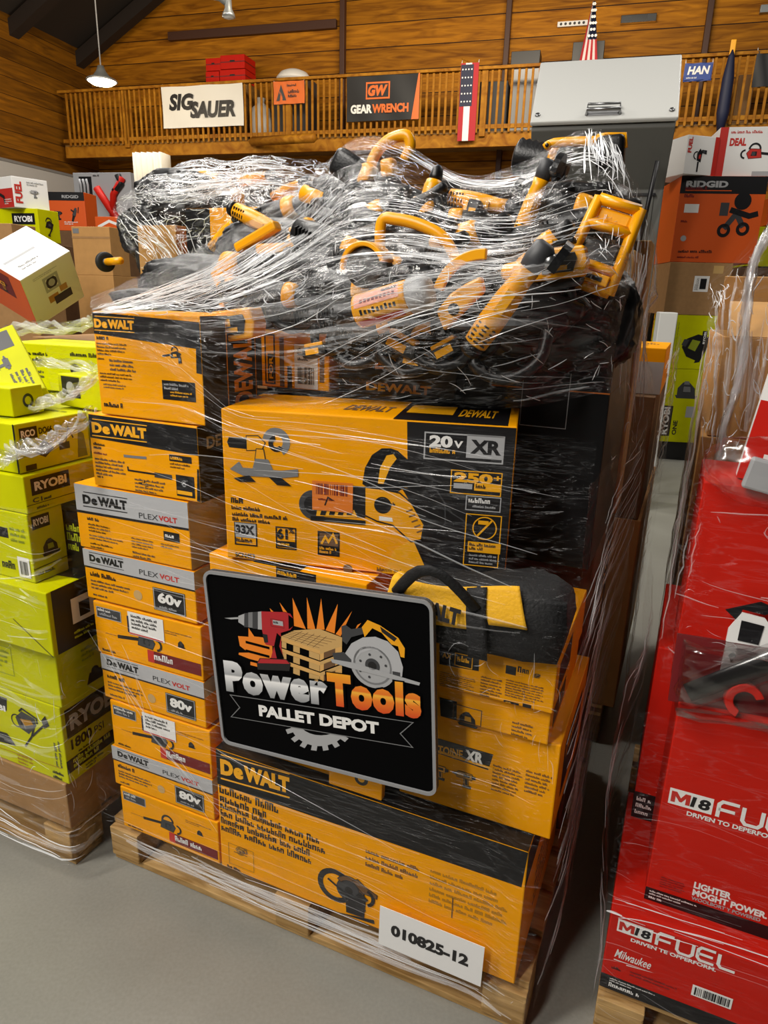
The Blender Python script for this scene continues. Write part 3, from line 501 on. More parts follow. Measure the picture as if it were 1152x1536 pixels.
stackbox('shelf_unit', 'tall grey shelf unit standing under the grey tool display panel', 'shelf', 116, 342, 204, 700, 6.4, .5, 'dgrey', None, base=0)
stackbox('carton', 'orange power tool carton half hidden beside the red bolt cutter', 'carton', 142, 325, 188, 347.4, 5.4, .2, 'obox', lambda F, R, T, Lf: (F.stroke([(.1, .3), (.5, .7), (.9, .4)], .02, 'white'),))
stackbox('carton', 'brown carton under the half hidden orange carton', 'carton', 142, 348, 188, 600, 5.4, .2, 'carddark', None, base=0)
# cream corrugated sheets on a dark shelf
a, b = HY(192, 286, 8.1), HY(240, 286, 8.1); t = HY(215, 228, 8.1); mb = MB(); w = (b-a).length; h = t.z-a.z; n = 24
out = [(w*i/n, .03*sin(i*1.3)) for i in range(n+1)]
vs = [(x, y, z) for z in (0, h) for x, y in out]+[(x, y+.2, z) for z in (0, h) for x, y in out]; k = n+1
mb.add(vs, [(i, i+1, k+i+1, k+i) for i in range(n)]+[(2*k+i+1, 2*k+i, 3*k+i, 3*k+i+1) for i in range(n)]+[(k+i, k+i+1, 3*k+i+1, 3*k+i) for i in range(n)]+[(0, k, 3*k, 2*k), (n, 2*k+n, 3*k+n, k+n)], 'cream', None, True)
o = mb.build('corrugated_sheet'); o.location = a+Vector((.02, .16, .02)); o.rotation_euler = (0, 0, -.2); tag(o, 'cream fluted sheets standing upright against the back wall left', 'sheets')
stackbox('shelf_unit', 'dark shelf unit under the cream fluted sheets', 'shelf', 180, 287, 300, 700, 7.5, .6, 'ink', None, base=0, rz=-.2)
# right background: the tall stack behind the aisle
def a_pal(F, R, T, Lf): pass
D = 6.67
wb, _ = stackbox('pallet', 'dark low pallet under the yellow-green cartons at the end of the aisle', 'pallet', 995, 664, 1075, 700, D, .8, 'ink', None, base=0)
z = wb.matrix_world.translation.z+.0
def rstack(name, label, x0, y0, x1, y1, m, art, base, dep=.7, rz=-.12): return stackbox(name, label, 'carton', x0, y0, x1, y1, D, dep, m, art, rz, base)
zz = HY(1035, 664, D*1.08).z+.003
def a_g1(F, R, T, Lf): F.icon('sander', .55, .72, .25, pal=('grey', 'dgrey', 'grey')); F.rect(.05, .08, .3, .5, 'ink'); F.vtext('RYOBI', .24, .1, .48, .14, 'white', .04); F.rect(.6, .35, .8, .5, 'lgrey'); F.vtext('ONE', .45, .1, .3, .1, 'ink', .03)
def a_g2(F, R, T, Lf): F.icon('sander', .6, .45, .5, rot=1.2, pal=('olive', 'ink', 'dgrey')); F.lines(.06, .95, .2, .1, 3, 'olive', vert=True); F.rect(.72, .45, .82, .72, 'ink', 3); F.vtext('RYOBI', .8, .48, .7, .05, 'white', .03, 4)
c1, f1 = rstack('carton', 'yellow-green carton with an orbital sander picture at the aisle end', 1000, 554, 1064, 662, 'lime', a_g1, zz); z1 = zz+f1[0].h+.003
c2, f2 = rstack('carton', 'yellow-green carton with a belt sander picture above the orbital sander carton', 1010, 473, 1076, 553, 'lime', a_g2, z1); z2 = z1+f2[0].h+.003
def a_br(F, R, T, Lf): F.rect(.42, .45, .66, .75, 'white'); F.lines(.44, .73, .5, .48, 3, 'ink', vert=True); F.rect(.52, .5, .62, .7, 'ink', 2); F.rect(.7, .8, .86, .95, 'tape')
c3, f3 = rstack('carton', 'brown carton with a white label square in the tall right stack', 1008, 394, 1098, 472, 'card', a_br, z2); z3 = z2+f3[0].h+.003
def a_rd(F, R, T, Lf):
    F.rect(0, .8, .998, .998, 'ink'); F.text('RIDGID', .06, .87, .55, .075, 'lgrey', .05); F.rect(.06, .83, .6, .84, 'obox', 2); F.rect(.08, .58, .25, .68, 'white'); F.lines(.06, .9, .3, .74, 2, 'dkred')
    F.disc(.58, .38, .08, 'ink', 1, 18, .5); F.disc(.8, .4, .08, 'ink', 1, 18, .5); F.rect(.5, .55, .6, .7, 'dgrey'); F.stroke([(.58, .4), (.7, .58), (.8, .42)], .05, 'dgrey'); F.stroke([(.62, .62), (.85, .55), (.95, .58)], .05, 'ink'); F.disc(.75, .72, .1, 'ink', 2)
    F.disc(.12, .28, .035, 'lgrey'); F.lines(.06, .5, .22, .46, 1, 'dkred'); F.lines(.08, .16, .6, .1, 1, 'ink'); F.lines(.08, .08, .5, .04, 1, 'dkred')
c4, f4 = rstack('carton', 'large orange carton with a black top band and wheeled saw picture', 1026, 264, 1150, 393, 'obox', a_rd, z3); z4 = z3+f4[0].h+.003
def a_rw(F, R, T, Lf): F.rect(0, 0, .12, .998, 'rprint'); F.icon('chainsaw', .6, .45, .35, flip=-1, pal=('rprint', 'ink', 'dgrey')); F.text('DEAL', .16, .62, .4, .16, 'rprint', .05); F.lines(.16, .95, .8, .85, 1, 'rprint'); F.rect(.55, .0, .998, .1, 'lgrey')
def a_rw2(F, R, T, Lf): F.icon('trimmer', .45, .45, .4, rot=1.4, pal=('rprint', 'ink', 'dgrey')); F.vtext('FUEL', .16, .55, .95, .12, 'rprint', .04); F.rect(.86, 0, .998, .998, 'rprint')
rstack('carton', 'white and red chainsaw carton at the top right on the orange carton', 1086, 190, 1182, 258, 'white', a_rw, z4, .5, rz=-.2)
rstack('carton', 'narrow white carton with a trimmer picture beside the chainsaw carton on top', 1030, 204, 1084, 262, 'white', a_rw2, z4, .5, rz=.25)
def a_o2(F, R, T, Lf): F.rect(.1, .2, .9, .6, 'ink'); F.disc(.3, .8, .1, 'white')
stackbox('carton', 'orange carton peeping out right of the large orange carton', 'carton', 1150, 296, 1200, 338, D+.8, .5, 'obox', a_o2)
stackbox('carton', 'olive carton under the orange one at the right edge', 'carton', 1120, 340, 1200, 400, D+.75, .5, 'lime', None)
stackbox('carton', 'brown carton standing behind the open carton at right edge', 'carton', 1110, 402, 1200, 700, D+.75, .5, 'carddark', None, base=0)
# shelf with small white goods
sh = empty('shelf_rack', 'black shelf rack with small white and green goods right of the cabinet', 'rack'); D2 = 8.2; a, b = AT(985, 410, D2), AT(1040, 410, D2); zs = [AT(1010, y, D2).z for y in (400, 345, 290)]
sh.location = (a.x, a.y, 0); w = (b-a).length+.25
for q in zs:
    mb = MB(); mb.box((w/2, .2, q-.03), (w, .5, .06), 'ink', .004); mb.build('shelf', sh)
for q in (0, w):
    mb = MB(); mb.box((q, .2, 1.6), (.05, .5, 3.2), 'ink', .004); mb.build('upright', sh)
for i, (x, q, m, hh, lb) in enumerate(((.1, 0, 'green', .3, 'green and white carton at the left of the lower shelf'), (.3, 0, 'green', .3, 'green and white carton at the right of the lower shelf'))):
    carton('carton', lb, 'carton', None, (.17, .2, hh), m, lambda F, R, T, Lf: F.rect(.05, .5, .95, .9, 'white'), M=Matrix.Translation((a.x+x, a.y+.02, zs[q]+.002)), off=.002)
for i, (x, q, lb) in enumerate(((.14, 1, 'white rounded bottle at the left of the middle shelf'), (.36, 1, 'white rounded bottle at the right of the middle shelf'), (.22, 2, 'white rounded bottle on the upper shelf'))):
    mb = MB(); mb.lathe([(0, .09), (.15, .09), (.24, .05), (.26, .03), (.32, .03)], 'white', 'Z', 14); o = mb.build('bottle'); o.location = (a.x+x, a.y+.12, zs[q]+.002); tag(o, lb, 'bottle', 'white bottles on the black shelf')
# ------------------------------------------------------------------ pallets
def pallet(label, u, v, w, d, rot=0, H=.14, dark=False):
    r = empty('wooden_pallet', label, 'pallet'); r.location = L(u, v, 0); r.rotation_euler = (0, 0, rot-YAW); m = 'palletdark' if dark else 'palletwood'
    for i in range(7):
        mb = MB(); bd = d/7*.72; mb.box((w/2, d*(i+.5)/7, H-.011), (w, bd, .02), m, .002); mb.build('deck_board', r)
    for j in range(3):
        x = (.05, w/2, w-.05)[j]
        mb = MB(); mb.box((x, d/2, H-.031), (.1, d, .018), m, .002); mb.build('stringer_board', r)
        for k in range(3):
            mb = MB(); mb.box((x, (.06, d/2, d-.06)[k], .062), (.1, .12, .082), m, .004); mb.build('block', r)
    for k in range(3):
        mb = MB(); mb.box((w/2, (.06, d/2, d-.06)[k], .0105), (w, .1, .02), m, .002); mb.build('bottom_board', r)
    return r
pallet('worn wooden pallet under the tall yellow stack in the middle', 0, 0, 1.21, 1.02)
pallet('wooden pallet under the yellow-green cartons at left', -1.29, -.072, 1.21, 1.0)
pallet('wooden pallet under the red cartons at lower right', 1.353, .07, 1.1, 1.0)
# ------------------------------------------------------------------ front left column of yellow cartons
def dewalt(F, x, y, x1, h, m, rule=True, y1=None):
    F.text('D', x, y, x+(x1-x)*.185, h, m, .065, y1=None if y1 is None else y+(y1-y)*.185); k = (lambda t: y if y1 is None else y+(y1-y)*t); hh = h*.78
    F.text('e', x+(x1-x)*.19, k(.19), x+(x1-x)*.33, h*1.0, m, .065, y1=k(.33)); F.text('WALT', x+(x1-x)*.34, k(.34), x1, h, m, .065, y1=k(1))
    if rule:
        g = h*.22; F.poly([(x, y+g) if F.zz else (x, y-g), (x1, k(1)+g) if F.zz else (x1, k(1)-g), (x1, k(1)+g*1.45) if F.zz else (x1, k(1)-g*1.3), (x, y+g*1.45) if F.zz else (x, y-g*1.3)][::1 if F.zz else -1], m, 2)
        s_ = -1 if F.zz else 1; q = s_*(h+abs(g)); F.poly([(x, y+q), (x1, k(1)+q), (x1, k(1)+q+s_*g*.4), (x, y+q+s_*g*.4)], m, 2)
YC = 'yellow cartons of the front left column'
def artA(F, R, T, Lf):
    F.zoom(120, 440, 2.504); F.poly([(38, 50), (470, 110), (470, 212), (40, 150)], 'ink', 1); F.poly([(435, 190), (470, 195), (470, 305), (438, 300)], 'ink', 1)
    dewalt(F, 55, 128, 205, 34, 'yprint', True, 138); F.lines(62, 158, 140, 176, 1, 'ink', fill=.9); F.lines(62, 180, 172, 232, 4, 'ink'); F.lines(66, 238, 100, 250, 1, 'ink'); F.lines(110, 243, 215, 292, 3, 'dgrey'); F.lines(75, 292, 195, 330, 3, 'ink'); F.lines(88, 335, 185, 356, 2, 'dgrey')
    F.icon('trimmer', 355, 235, 62, pal=('toolyellow', 'ink', 'grey')); F.rect(308, 325, 432, 396, 'ink', 2); F.lines(316, 332, 424, 362, 2, 'lgrey', 3); F.lines(340, 364, 424, 388, 2, 'yprint', 3); F.lines(90, 408, 170, 428, 1, 'ink', fill=.9)
    R.zz = None; R.rect(0, 0, .998, .998, 'ink'); R.frame(.42, .05, .98, .95, 'yprint', .003, 2); R.vtext('DEWALT', .9, .12, .9, .36, 'yprint', .04, 3)
cA, fA = carton('carton', 'topmost yellow carton with a black band in the front left column', 'carton', (.121, .0, 1.322), (.291, .2, .226), 'yellow', artA, group=YC)
def artB(F, R, T, Lf):
    F.zoom(120, 440, 2.504); F.poly([(30, 440), (455, 510), (455, 612), (34, 540)], 'ink', 1); dewalt(F, 47, 522, 252, 40, 'yprint', True, 548); F.poly([(440, 660), (460, 664), (460, 790), (440, 780)], 'ink', 1)
    F.lines(50, 558, 95, 584, 2, 'ink', fill=.85); F.lines(52, 590, 145, 604, 1, 'dkred'); F.lines(56, 612, 172, 680, 5, 'dgrey'); F.lines(66, 682, 104, 692, 1, 'ink', fill=.9)
    F.stroke([(165, 610), (200, 614), (250, 618)], .006, 'grey', 2); F.stroke([(180, 650), (182, 664), (260, 676), (290, 680)], .004, 'ink', 2); F.rect(280, 672, 345, 690, 'dgrey', 2); F.icon('grinder', 240, 715, 26); F.rect(335, 604, 418, 628, 'ink', 2); F.lines(340, 608, 412, 626, 1, 'yprint', 3, .8); F.lines(338, 632, 418, 656, 2, 'ink')
    F.rect(360, 680, 428, 758, 'ink', 2); F.icon('saw', 392, 715, 24, pal=('grey', 'dgrey', 'lgrey'), ly=3); F.rect(366, 738, 422, 752, 'yprint', 3); F.lines(205, 690, 320, 750, 4, 'dgrey')
    R.zz = None; R.rect(0, 0, .998, .998, 'ink'); R.text('DEWALT', .1, .68, .7, .16, 'lgrey', .03)
cB, fB = carton('carton', 'second yellow carton from the top, black banded, in the front left column', 'carton', (.078, .0, 1.147), (.312, .29, .172), 'yellow', artB, group=YC)
def plex(F, x, y, x1, h, y1): m = x+(x1-x)*.5; ym = (y+y1)/2; F.text('PLEX', x, y, m, h, 'dgrey', .005, y1=ym); F.text('VOLT', m+2, ym, x1, h, 'rprint', .035, y1=y1)
def artC(F, R, T, Lf):
    F.zoom(100, 700, 2.477); F.poly([(24, 52), (450, 130), (455, 230), (36, 158)], 'silver', 1); F.poly([(36, 158), (455, 230), (455, 238), (37, 167)], 'ink', 2); dewalt(F, 62, 136, 226, 34, 'ink', True, 162); plex(F, 270, 190, 412, 20, 212)
    F.lines(76, 182, 170, 200, 1, 'ink', fill=.85); F.lines(80, 206, 160, 240, 3, 'ink'); F.lines(84, 246, 210, 268, 2, 'dgrey'); F.lines(88, 276, 172, 300, 2, 'ink'); F.lines(90, 304, 150, 322, 1, 'dgrey'); F.rect(360, 238, 418, 272, 'ink', 2); F.lines(366, 246, 414, 264, 1, 'white', 3, .8); F.lines(240, 258, 330, 300, 4, 'dgrey'); F.lines(245, 310, 340, 345, 2, 'dgrey'); F.lines(350, 280, 420, 300, 2, 'dgrey')
    R.zz = None; R.rect(0, 0, .998, .998, 'silver'); R.vtext('DEWALT', .82, .2, .9, .3, 'ink', .05)
cC, fC = carton('carton', 'shallow yellow carton with silver band and silver end, third from top at left', 'carton', (.009, .0, .979), (.344, .3, .165), 'yellow', artC, group=YC)
def chainbox(label, pos, size, volts, zoomed, key):
    w, d, h = size; M = Matrix.Translation(L(*pos)) @ Matrix.Rotation(-YAW, 4, 'Z'); hs = h*.5
    root = empty('carton', label, 'carton', YC); root.matrix_world = M
    mb = MB(); mb.box((w/2, d/2, h*.51/2), (w, d, h*.51), 'yellow', .003); F = clampface(Face(mb, (0, 0, 0), (1, 0, 0), (0, 0, 1), w, hs, M)); R = Face(mb, (w, 0, 0), (0, 1, 0), (0, 0, 1), d, hs, M)
    F.rect(.03, .72, .27, .93, 'dgrey'); F.frame(.03, .72, .27, .93, 'lgrey', .002, 2); F.lines(.045, .91, .26, .84, 1, 'white', 3, .8); F.lines(.06, .83, .24, .76, 1, 'lgrey', 3, .8)
    F.icon('chainsaw', .45, .46, .42, pal=('dgrey', 'ink', 'dgrey')); F.icon('sander', .82, .6, .14, pal=('dgrey', 'ink', 'dgrey')); F.lines(.68, .82, .95, .74, 2, 'carddark'); F.rect(.5, .1, .985, .33, 'dkred', 2); F.rect(.5, .1, .56, .33, 'rprint', 3); F.lines(.56, .3, .95, .14, 1, 'white', 4, .8); F.lines(.05, .12, .25, .04, 1, 'ink'); F.lines(.1, .45, .4, .42, 1, 'carddark'); R.vtext('DeWALT', .6, .1, .9, .2, 'ink', .02)
    bd = mb.build('carton_body', root)
    def st(G): G.lines(.37, .95, .62, .66, 4, 'ink', 5, .7); G.rect(.34, .56, .66, .585, 'rprint', 5); G.rect(.33, .58, .345, .9, 'navy', 5)
    if volts != '80': pass
    if key < 2: sticker(bd, F, .34, .55, .67, .99, 'white', st, label='crumpled white price sticker')
    mb = MB(); x0 = -.012; mb.box((w/2+x0, d/2, h*.765), (w+.006, d, h*.47), 'yellow', .003); F = clampface(Face(mb, (x0-.003, 0, h*.53), (1, 0, 0), (0, 0, 1), w+.006, h*.47, M)); R = Face(mb, (w+x0+.003, 0, h*.53), (0, 1, 0), (0, 0, 1), d, h*.47, M)
    F.rect(0, .66, .998, .998, 'silver'); F.rect(0, .63, .998, .66, 'ink', 2); dewalt(F, .06, .77, .38, .14, 'ink', True); m = .69; F.text('PLEX', .52, .73, m, .1, 'dgrey', .005); F.text('VOLT', m+.01, .73, .87, .1, 'rprint', .035)
    R.rect(0, .66, .998, .998, 'silver'); R.vtext('DEWALT', .6, .05, .6, .15, 'carddark', .02)
    F.lines(.05, .56, .35, .45, 1, 'ink', fill=.85); F.lines(.05, .42, .42, .2, 3, 'dgrey'); F.lines(.06, .14, .25, .06, 1, 'dgrey'); F.rect(.63, .1, .91, .54, 'ink', 2); F.frame(.635, .11, .905, .53, 'lgrey', .002, 3); F.text(volts+'v', .67, .26, .88, .2, 'white', .05, 0, 3); F.lines(.68, .22, .87, .14, 1, 'lgrey', 3); F.disc(.49, .3, .1, 'tape', 2, 14)
    mb.build('carton_lid', root)
chainbox('yellow chainsaw carton with a 60V patch in the front left column', (.030, .0, .690), (.338, .35, .286), '60', None, 0)
chainbox('yellow chainsaw carton marked 80V wearing a white price sticker, under the 60V carton', (.052, .0, .410), (.325, .35, .278), '80', None, 1)
chainbox('lowest yellow chainsaw carton marked 80V standing on the pallet at left', (.056, .0, .1425), (.33, .35, .264), '80', None, 2)
# ------------------------------------------------------------------ big saw carton
def artX(F, R, T, Lf):
    F.zoom(320, 580, 2.057); F.stroke([(470, 312), (520, 318), (575, 330), (610, 360), (648, 425), (640, 470), (610, 475), (555, 425), (505, 412), (470, 395)], .006, 'ink', 3.5, True)
    F.poly([(598, 108), (935, 128), (937, 624), (668, 590), (615, 470), (600, 330)], 'ink', 1); F.poly([(520, 600), (560, 500), (615, 470), (668, 592)], 'yprint', 2)
    F.frame(652, 138, 902, 223, 'lgrey', .003, 2); F.rect(784, 146, 898, 219, 'lgrey', 2); F.text('20', 666, 184, 738, 36, 'white', .05, 0, 3); F.text('V', 742, 188, 770, 22, 'white', .04, 0, 3); F.lines(668, 188, 772, 206, 1, 'yprint', 3, .9); F.text('XR', 792, 206, 888, 44, 'ink', .045, 0, 3)
    F.frame(734, 255, 894, 328, 'yprint', .002, 2); F.text('250', 742, 292, 862, 30, 'yprint', .05, 0, 3); F.text('+', 864, 292, 890, 20, 'yprint', .02, 0, 3); F.rect(742, 296, 800, 312, 'lgrey', 3); F.rect(806, 296, 888, 320, 'yprint', 3); F.lines(810, 300, 884, 316, 1, 'ink', 4, .8)
    F.frame(780, 334, 890, 380, 'lgrey', .002, 2); F.lines(788, 342, 884, 360, 1, 'white', 3, .85); F.lines(800, 362, 876, 374, 1, 'lgrey', 3)
    F.frame(780, 390, 892, 550, 'yprint', .002, 2); F.disc(837, 437, 36, 'yprint', 3, 28, .9); F.stroke([(812, 462), (862, 412)], .004, 'yprint', 3); F.rect(818, 412, 850, 424, 'yprint', 3); F.rect(786, 476, 888, 508, 'yprint', 3); F.lines(790, 480, 884, 504, 2, 'ink', 4, .8); F.lines(790, 512, 884, 545, 3, 'lgrey', 3)
    F.icon('mitersaw', 150, 225, 105, pal=('toolyellow', 'ink', 'grey')); F.lines(54, 338, 145, 362, 1, 'ink', fill=.95); F.lines(56, 366, 190, 380, 1, 'ink', fill=.85); F.lines(58, 384, 235, 416, 2, 'ink', fill=.75)
    F.frame(64, 416, 134, 486, 'ink', .003, 2); F.rect(66, 418, 132, 462, 'lgrey', 2); F.text('33X', 70, 452, 128, 28, 'ink', .05, 0, 3); F.lines(70, 464, 128, 480, 1, 'ink', 3, .85)
    F.frame(192, 430, 256, 498, 'ink', .003, 2); F.text('61', 197, 468, 230, 32, 'ink', .045, 0, 3); F.text('%', 232, 452, 250, 18, 'ink', .02, 0, 3); F.rect(198, 474, 252, 492, 'ink', 3); F.lines(200, 478, 250, 490, 1, 'yprint', 4, .8)
    F.rect(322, 444, 390, 518, 'ink', 2); F.rect(328, 450, 386, 488, 'carddark', 3); F.stroke([(334, 484), (346, 462), (356, 478), (370, 456), (382, 484)], .005, 'yprint', 4); F.lines(328, 492, 386, 514, 2, 'yprint', 4, .8); F.text('SCN4S3', 68, 524, 128, 14, 'ink', .03); F.disc(415, 562, 14, 'carddark', 2)
    # the saw pictured in the middle
    F.poly([(460, 300), (468, 250), (490, 210), (520, 190), (548, 190), (570, 198), (600, 225), (635, 265), (650, 300), (640, 320), (590, 310), (560, 330), (500, 325)], 'inkbox', 2); F.poly([(508, 298), (515, 250), (535, 212), (556, 208), (566, 222), (545, 250), (525, 300)], 'yprint', 3)
    F.disc(310, 365, 46, 'dgrey', 2, 24); F.disc(310, 365, 30, 'ink', 3, 20); F.rect(300, 398, 470, 412, 'ink', 2); F.rect(425, 305, 470, 400, 'ink', 3); F.poly([(322, 372), (435, 380), (445, 402), (318, 398)], 'yprint', 4)
    for k in range(4): F.poly([(335+k*27, 378+k), (352+k*27, 379+k), (346+k*27, 396), (330+k*27, 395)], 'ink', 5)
    F.poly([(470, 312), (520, 318), (575, 330), (610, 360), (648, 425), (640, 470), (610, 475), (555, 425), (505, 412), (470, 395)], 'toolyellow', 4); F.disc(523, 365, 26, 'ink', 5, 24); F.poly([(580, 310), (650, 320), (672, 380), (665, 430), (648, 425), (610, 360)], 'ink', 3); F.lines(545, 352, 580, 368, 1, 'ink', 5, .8); F.poly([(512, 398), (552, 404), (555, 416), (512, 412)], 'white', 5)
    for k in range(5): F.stroke([(596+k*8, 385+k*16), (615+k*8, 378+k*16)], .003, 'carddark', 5)
    F.stroke([(655, 312), (690, 320), (715, 360), (716, 420), (690, 455)], .003, 'dgrey', 3); F.lines(505, 552, 600, 585, 1, 'carddark', 2)
    R.zz = None; R.rect(.25, .5, .9, .998, 'ink'); R.vtext('DEWALT', .8, .55, .95, .4, 'yprint', .03, 3); R.lines(.3, .45, .8, .1, 3, 'ink', vert=True); R.rect(.25, .02, .9, .06, 'ink')
    T.zz = None; T.rect(.6, 0, .97, .998, 'ink'); T.text('DEWALT', .4, .3, .57, .3, 'carddark', .03, .2); T.rect(.62, .35, .78, .8, 'yprint', 2); T.text('DEWALT', .8, .3, .93, .4, 'yprint', .03, .2)
cX, fX = carton('carton', 'large half yellow half black saw carton across the middle of the stack', 'carton', (.454, .0, 1.03), (.612, .24, .334), 'yellow', artX, rot=.213)
fX[0].zoom(320, 580, 2.057)
def st(G): G.barcode(318, 296, 420, 330, 'dkred', 8); G.lines(325, 340, 380, 350, 1, 'dkred', 8); G.stroke([(345, 365), (355, 340), (370, 350)], .003, 'ink', 8)
sticker(cX, fX[0], 306, 288, 432, 378, 'ostick', st, 'barcode_sticker', 'orange barcode sticker', 7)
# ------------------------------------------------------------------ cartons behind the sign and at the right
def artJ(F, R, T, Lf):
    F.zoom(160, 1100, 1.6457); F.poly([(266, 28), (1045, 285), (1024, 380), (268, 122)], 'inkbox', 1); dewalt(F, 282, 100, 452, 38, 'yprint', True, 148); F.rect(430, 66, 545, 92, 'yprint', 2); F.lines(436, 70, 540, 88, 1, 'ink', 3, .8)
    F.lines(278, 128, 435, 170, 2, 'ink', fill=.9); F.lines(280, 168, 540, 240, 4, 'ink', fill=.85); F.frame(300, 268, 362, 318, 'ochre', .002, 2); F.icon('saw', 330, 292, 20, pal=('ochre', 'carddark', 'ochre')); F.lines(298, 322, 355, 340, 1, 'ink', fill=.8); F.stroke([(385, 160), (385, 260)], .0015, 'ochre', 2)
    F.disc(565, 375, 40, 'ink', 2, 24, .7); F.icon('saw', 600, 385, 62, rot=-.5, pal=('carddark', 'ink', 'dgrey'), ly=3); F.poly([(565, 440), (660, 460), (662, 470), (562, 450)], 'ink', 4); F.poly([(590, 400), (640, 415), (636, 455), (592, 440)], 'ink', 4); F.lines(640, 280, 780, 330, 3, 'carddark'); F.lines(800, 330, 1000, 420, 6, 'ochre'); F.stroke([(855, 405), (852, 455)], .003, 'carddark', 2); F.lines(930, 590, 985, 615, 2, 'dkred'); F.text('DeWALT', 300, 358, 360, 12, 'yellow', .02)
    R.zz = None; R.rect(0, .74, .998, .998, 'inkbox'); R.lines(.3, .6, .8, .2, 5, 'carddark'); T.zz = None; T.rect(0, 0, .998, .998, 'inkbox')
cJ, fJ = carton('carton', 'long low yellow carton with a black band standing on the pallet', 'carton', (.392, .0, .1425), (.788, .48, .366), 'yellow', artJ)
K2a = lambda F, R, T, Lf: (F.rect(0, .8, .998, .998, 'ink'), T.lines(.2, .2, .8, .1, 1, 'ink'), F.lines(.3, .99, .5, .9, 1, 'yprint', 3), Lf.lines(.3, .8, .7, .2, 6, 'carddark'))
carton('carton', 'lower yellow carton mostly hidden behind the sign', 'carton', (.392, .03, .511), (.395, .46, .255), 'yellow', lambda F, R, T, Lf: (F.rect(0, .7, .998, .998, 'ink'), Lf.lines(.2, .8, .8, .2, 6, 'carddark')))
carton('carton', 'yellow carton whose top edge shows between the sign and the saw carton', 'carton', (.392, .015, .769), (.40, .48, .256), 'yellow', lambda F, R, T, Lf: (T.rect(.3, .0, .6, .3, 'ink'), F.rect(.45, .9, .7, .998, 'ink'), F.lines(.46, .98, .69, .92, 1, 'yprint', 3, .8), Lf.lines(.2, .8, .8, .2, 6, 'carddark')))
def artY(F, R, T, Lf): F.disc(.62, .5, .2, 'ink'); F.disc(.62, .5, .1, 'yprint', 2); F.rect(0, .6, .3, .98, 'ink')
carton('carton', 'small yellow carton peeping out under the lower edge of the sign', 'carton', (.71, -.003+.006, .511), (.135, .02, .085), 'yellow', artY)
def artI(F, R, T, Lf):
    F.zoom(300, 840, 1.92); F.poly([(640, 500), (845, 560), (830, 605), (650, 545)], 'ink', 1); F.text('ATOINE', 668, 552, 756, 24, 'yprint', .03, 0, 2, y1=572); F.text('XR', 762, 578, 815, 34, 'white', .05, 0, 2, y1=590); F.poly([(680, 545), (850, 600), (848, 606), (680, 552)], 'yprint', 2)
    F.icon('drill', 690, 610, 46, pal=('toolyellow', 'ink', 'grey')); F.icon('drill', 765, 632, 50, pal=('ochre', 'ink', 'grey')); F.lines(845, 585, 930, 665, 8, 'carddark'); F.lines(940, 600, 1015, 670, 6, 'carddark')
    R.zz = None; R.rect(.2, .2, .8, .8, 'ink'); R.text('DEWALT', .25, .6, .75, .1, 'yprint', .03); T.zz = None; T.rect(.6, .2, .85, .6, 'ink'); T.text('XR', .63, .25, .82, .25, 'yprint', .03); T.lines(.3, .2, .58, .1, 1, 'ink')
cI, _ = carton('carton', 'yellow cordless drill carton, lowest of the three right of the sign', 'carton', (.868, .05, .511), (.345, .4, .233), 'yellow', artI)
def artH(F, R, T, Lf):
    F.zoom(300, 840, 1.92); F.poly([(690, 395), (740, 408), (735, 520), (690, 505)], 'ink', 1); F.icon('sander', 772, 460, 46, pal=('ochre', 'ink', 'dgrey')); F.frame(730, 412, 815, 512, 'carddark', .002, 2); F.lines(900, 460, 965, 515, 4, 'carddark'); F.rect(858, 512, 958, 552, 'ink', 2); F.text('DEWALT', 864, 542, 952, 22, 'yprint', .05, 0, 3, y1=554)
    R.zz = None; R.rect(.1, .2, .5, .8, 'ink')
carton('carton', 'shallow yellow sander carton, middle one of the three right of the sign', 'carton', (.85, .035, .747), (.338, .36, .08), 'yellow', artH)
def artG(F, R, T, Lf):
    F.zoom(300, 840, 1.92); F.poly([(690, 236), (805, 255), (803, 320), (690, 300)], 'ink', 1); F.text('AX', 698, 280, 725, 16, 'yprint', .03); F.frame(735, 265, 788, 303, 'yprint', .002, 3); F.lines(742, 272, 782, 294, 1, 'yprint', 3, .8)
    F.lines(692, 318, 795, 390, 8, 'carddark'); F.rect(882, 302, 912, 326, 'ink', 2); F.lines(916, 306, 980, 326, 1, 'ink', 2, .85); F.icon('saw', 968, 335, 12, pal=('ochre', 'ink', 'ochre')); F.lines(882, 340, 1000, 392, 7, 'carddark'); F.lines(810, 330, 875, 395, 7, 'carddark'); F.rect(875, 402, 920, 428, 'ink', 2); F.lines(880, 406, 916, 424, 1, 'yprint', 3, .8); F.rect(930, 412, 955, 436, 'ink', 2)
    R.zz = None; R.rect(.1, .2, .5, .8, 'ink')
carton('carton', 'flat yellow carton directly under the black duffel bag', 'carton', (.80, .02, .829), (.392, .38, .115), 'yellow', artG)
def artM(F, R, T, Lf):
    F.rect(0, 0, .12, .998, 'ink'); F.frame(.16, .05, .3, .95, 'ink', .004, 1); F.rect(.2, .1, .28, .6, 'ink', 2); F.vtext('FOR', .27, .15, .55, .05, 'yprint', .03, 3); F.rect(.36, .02, .42, .9, 'carddark'); F.rect(.46, .0, .52, .4, 'ink'); F.rect(.88, .15, .94, .7, 'carddark')
cM, fM = carton('carton', 'yellow carton with a white bar code label standing upright beside the top carton', 'carton', (.335, .30, 1.372), (.215, .2, .135), 'yellow', artM)
sticker(cM, fM[0], .56, .02, .86, .8, 'white', lambda G: (G.barcode(.6, .1, .82, .4), G.lines(.6, .75, .82, .5, 3, 'ink', 5)), 'shipping_label', 'white barcode label')
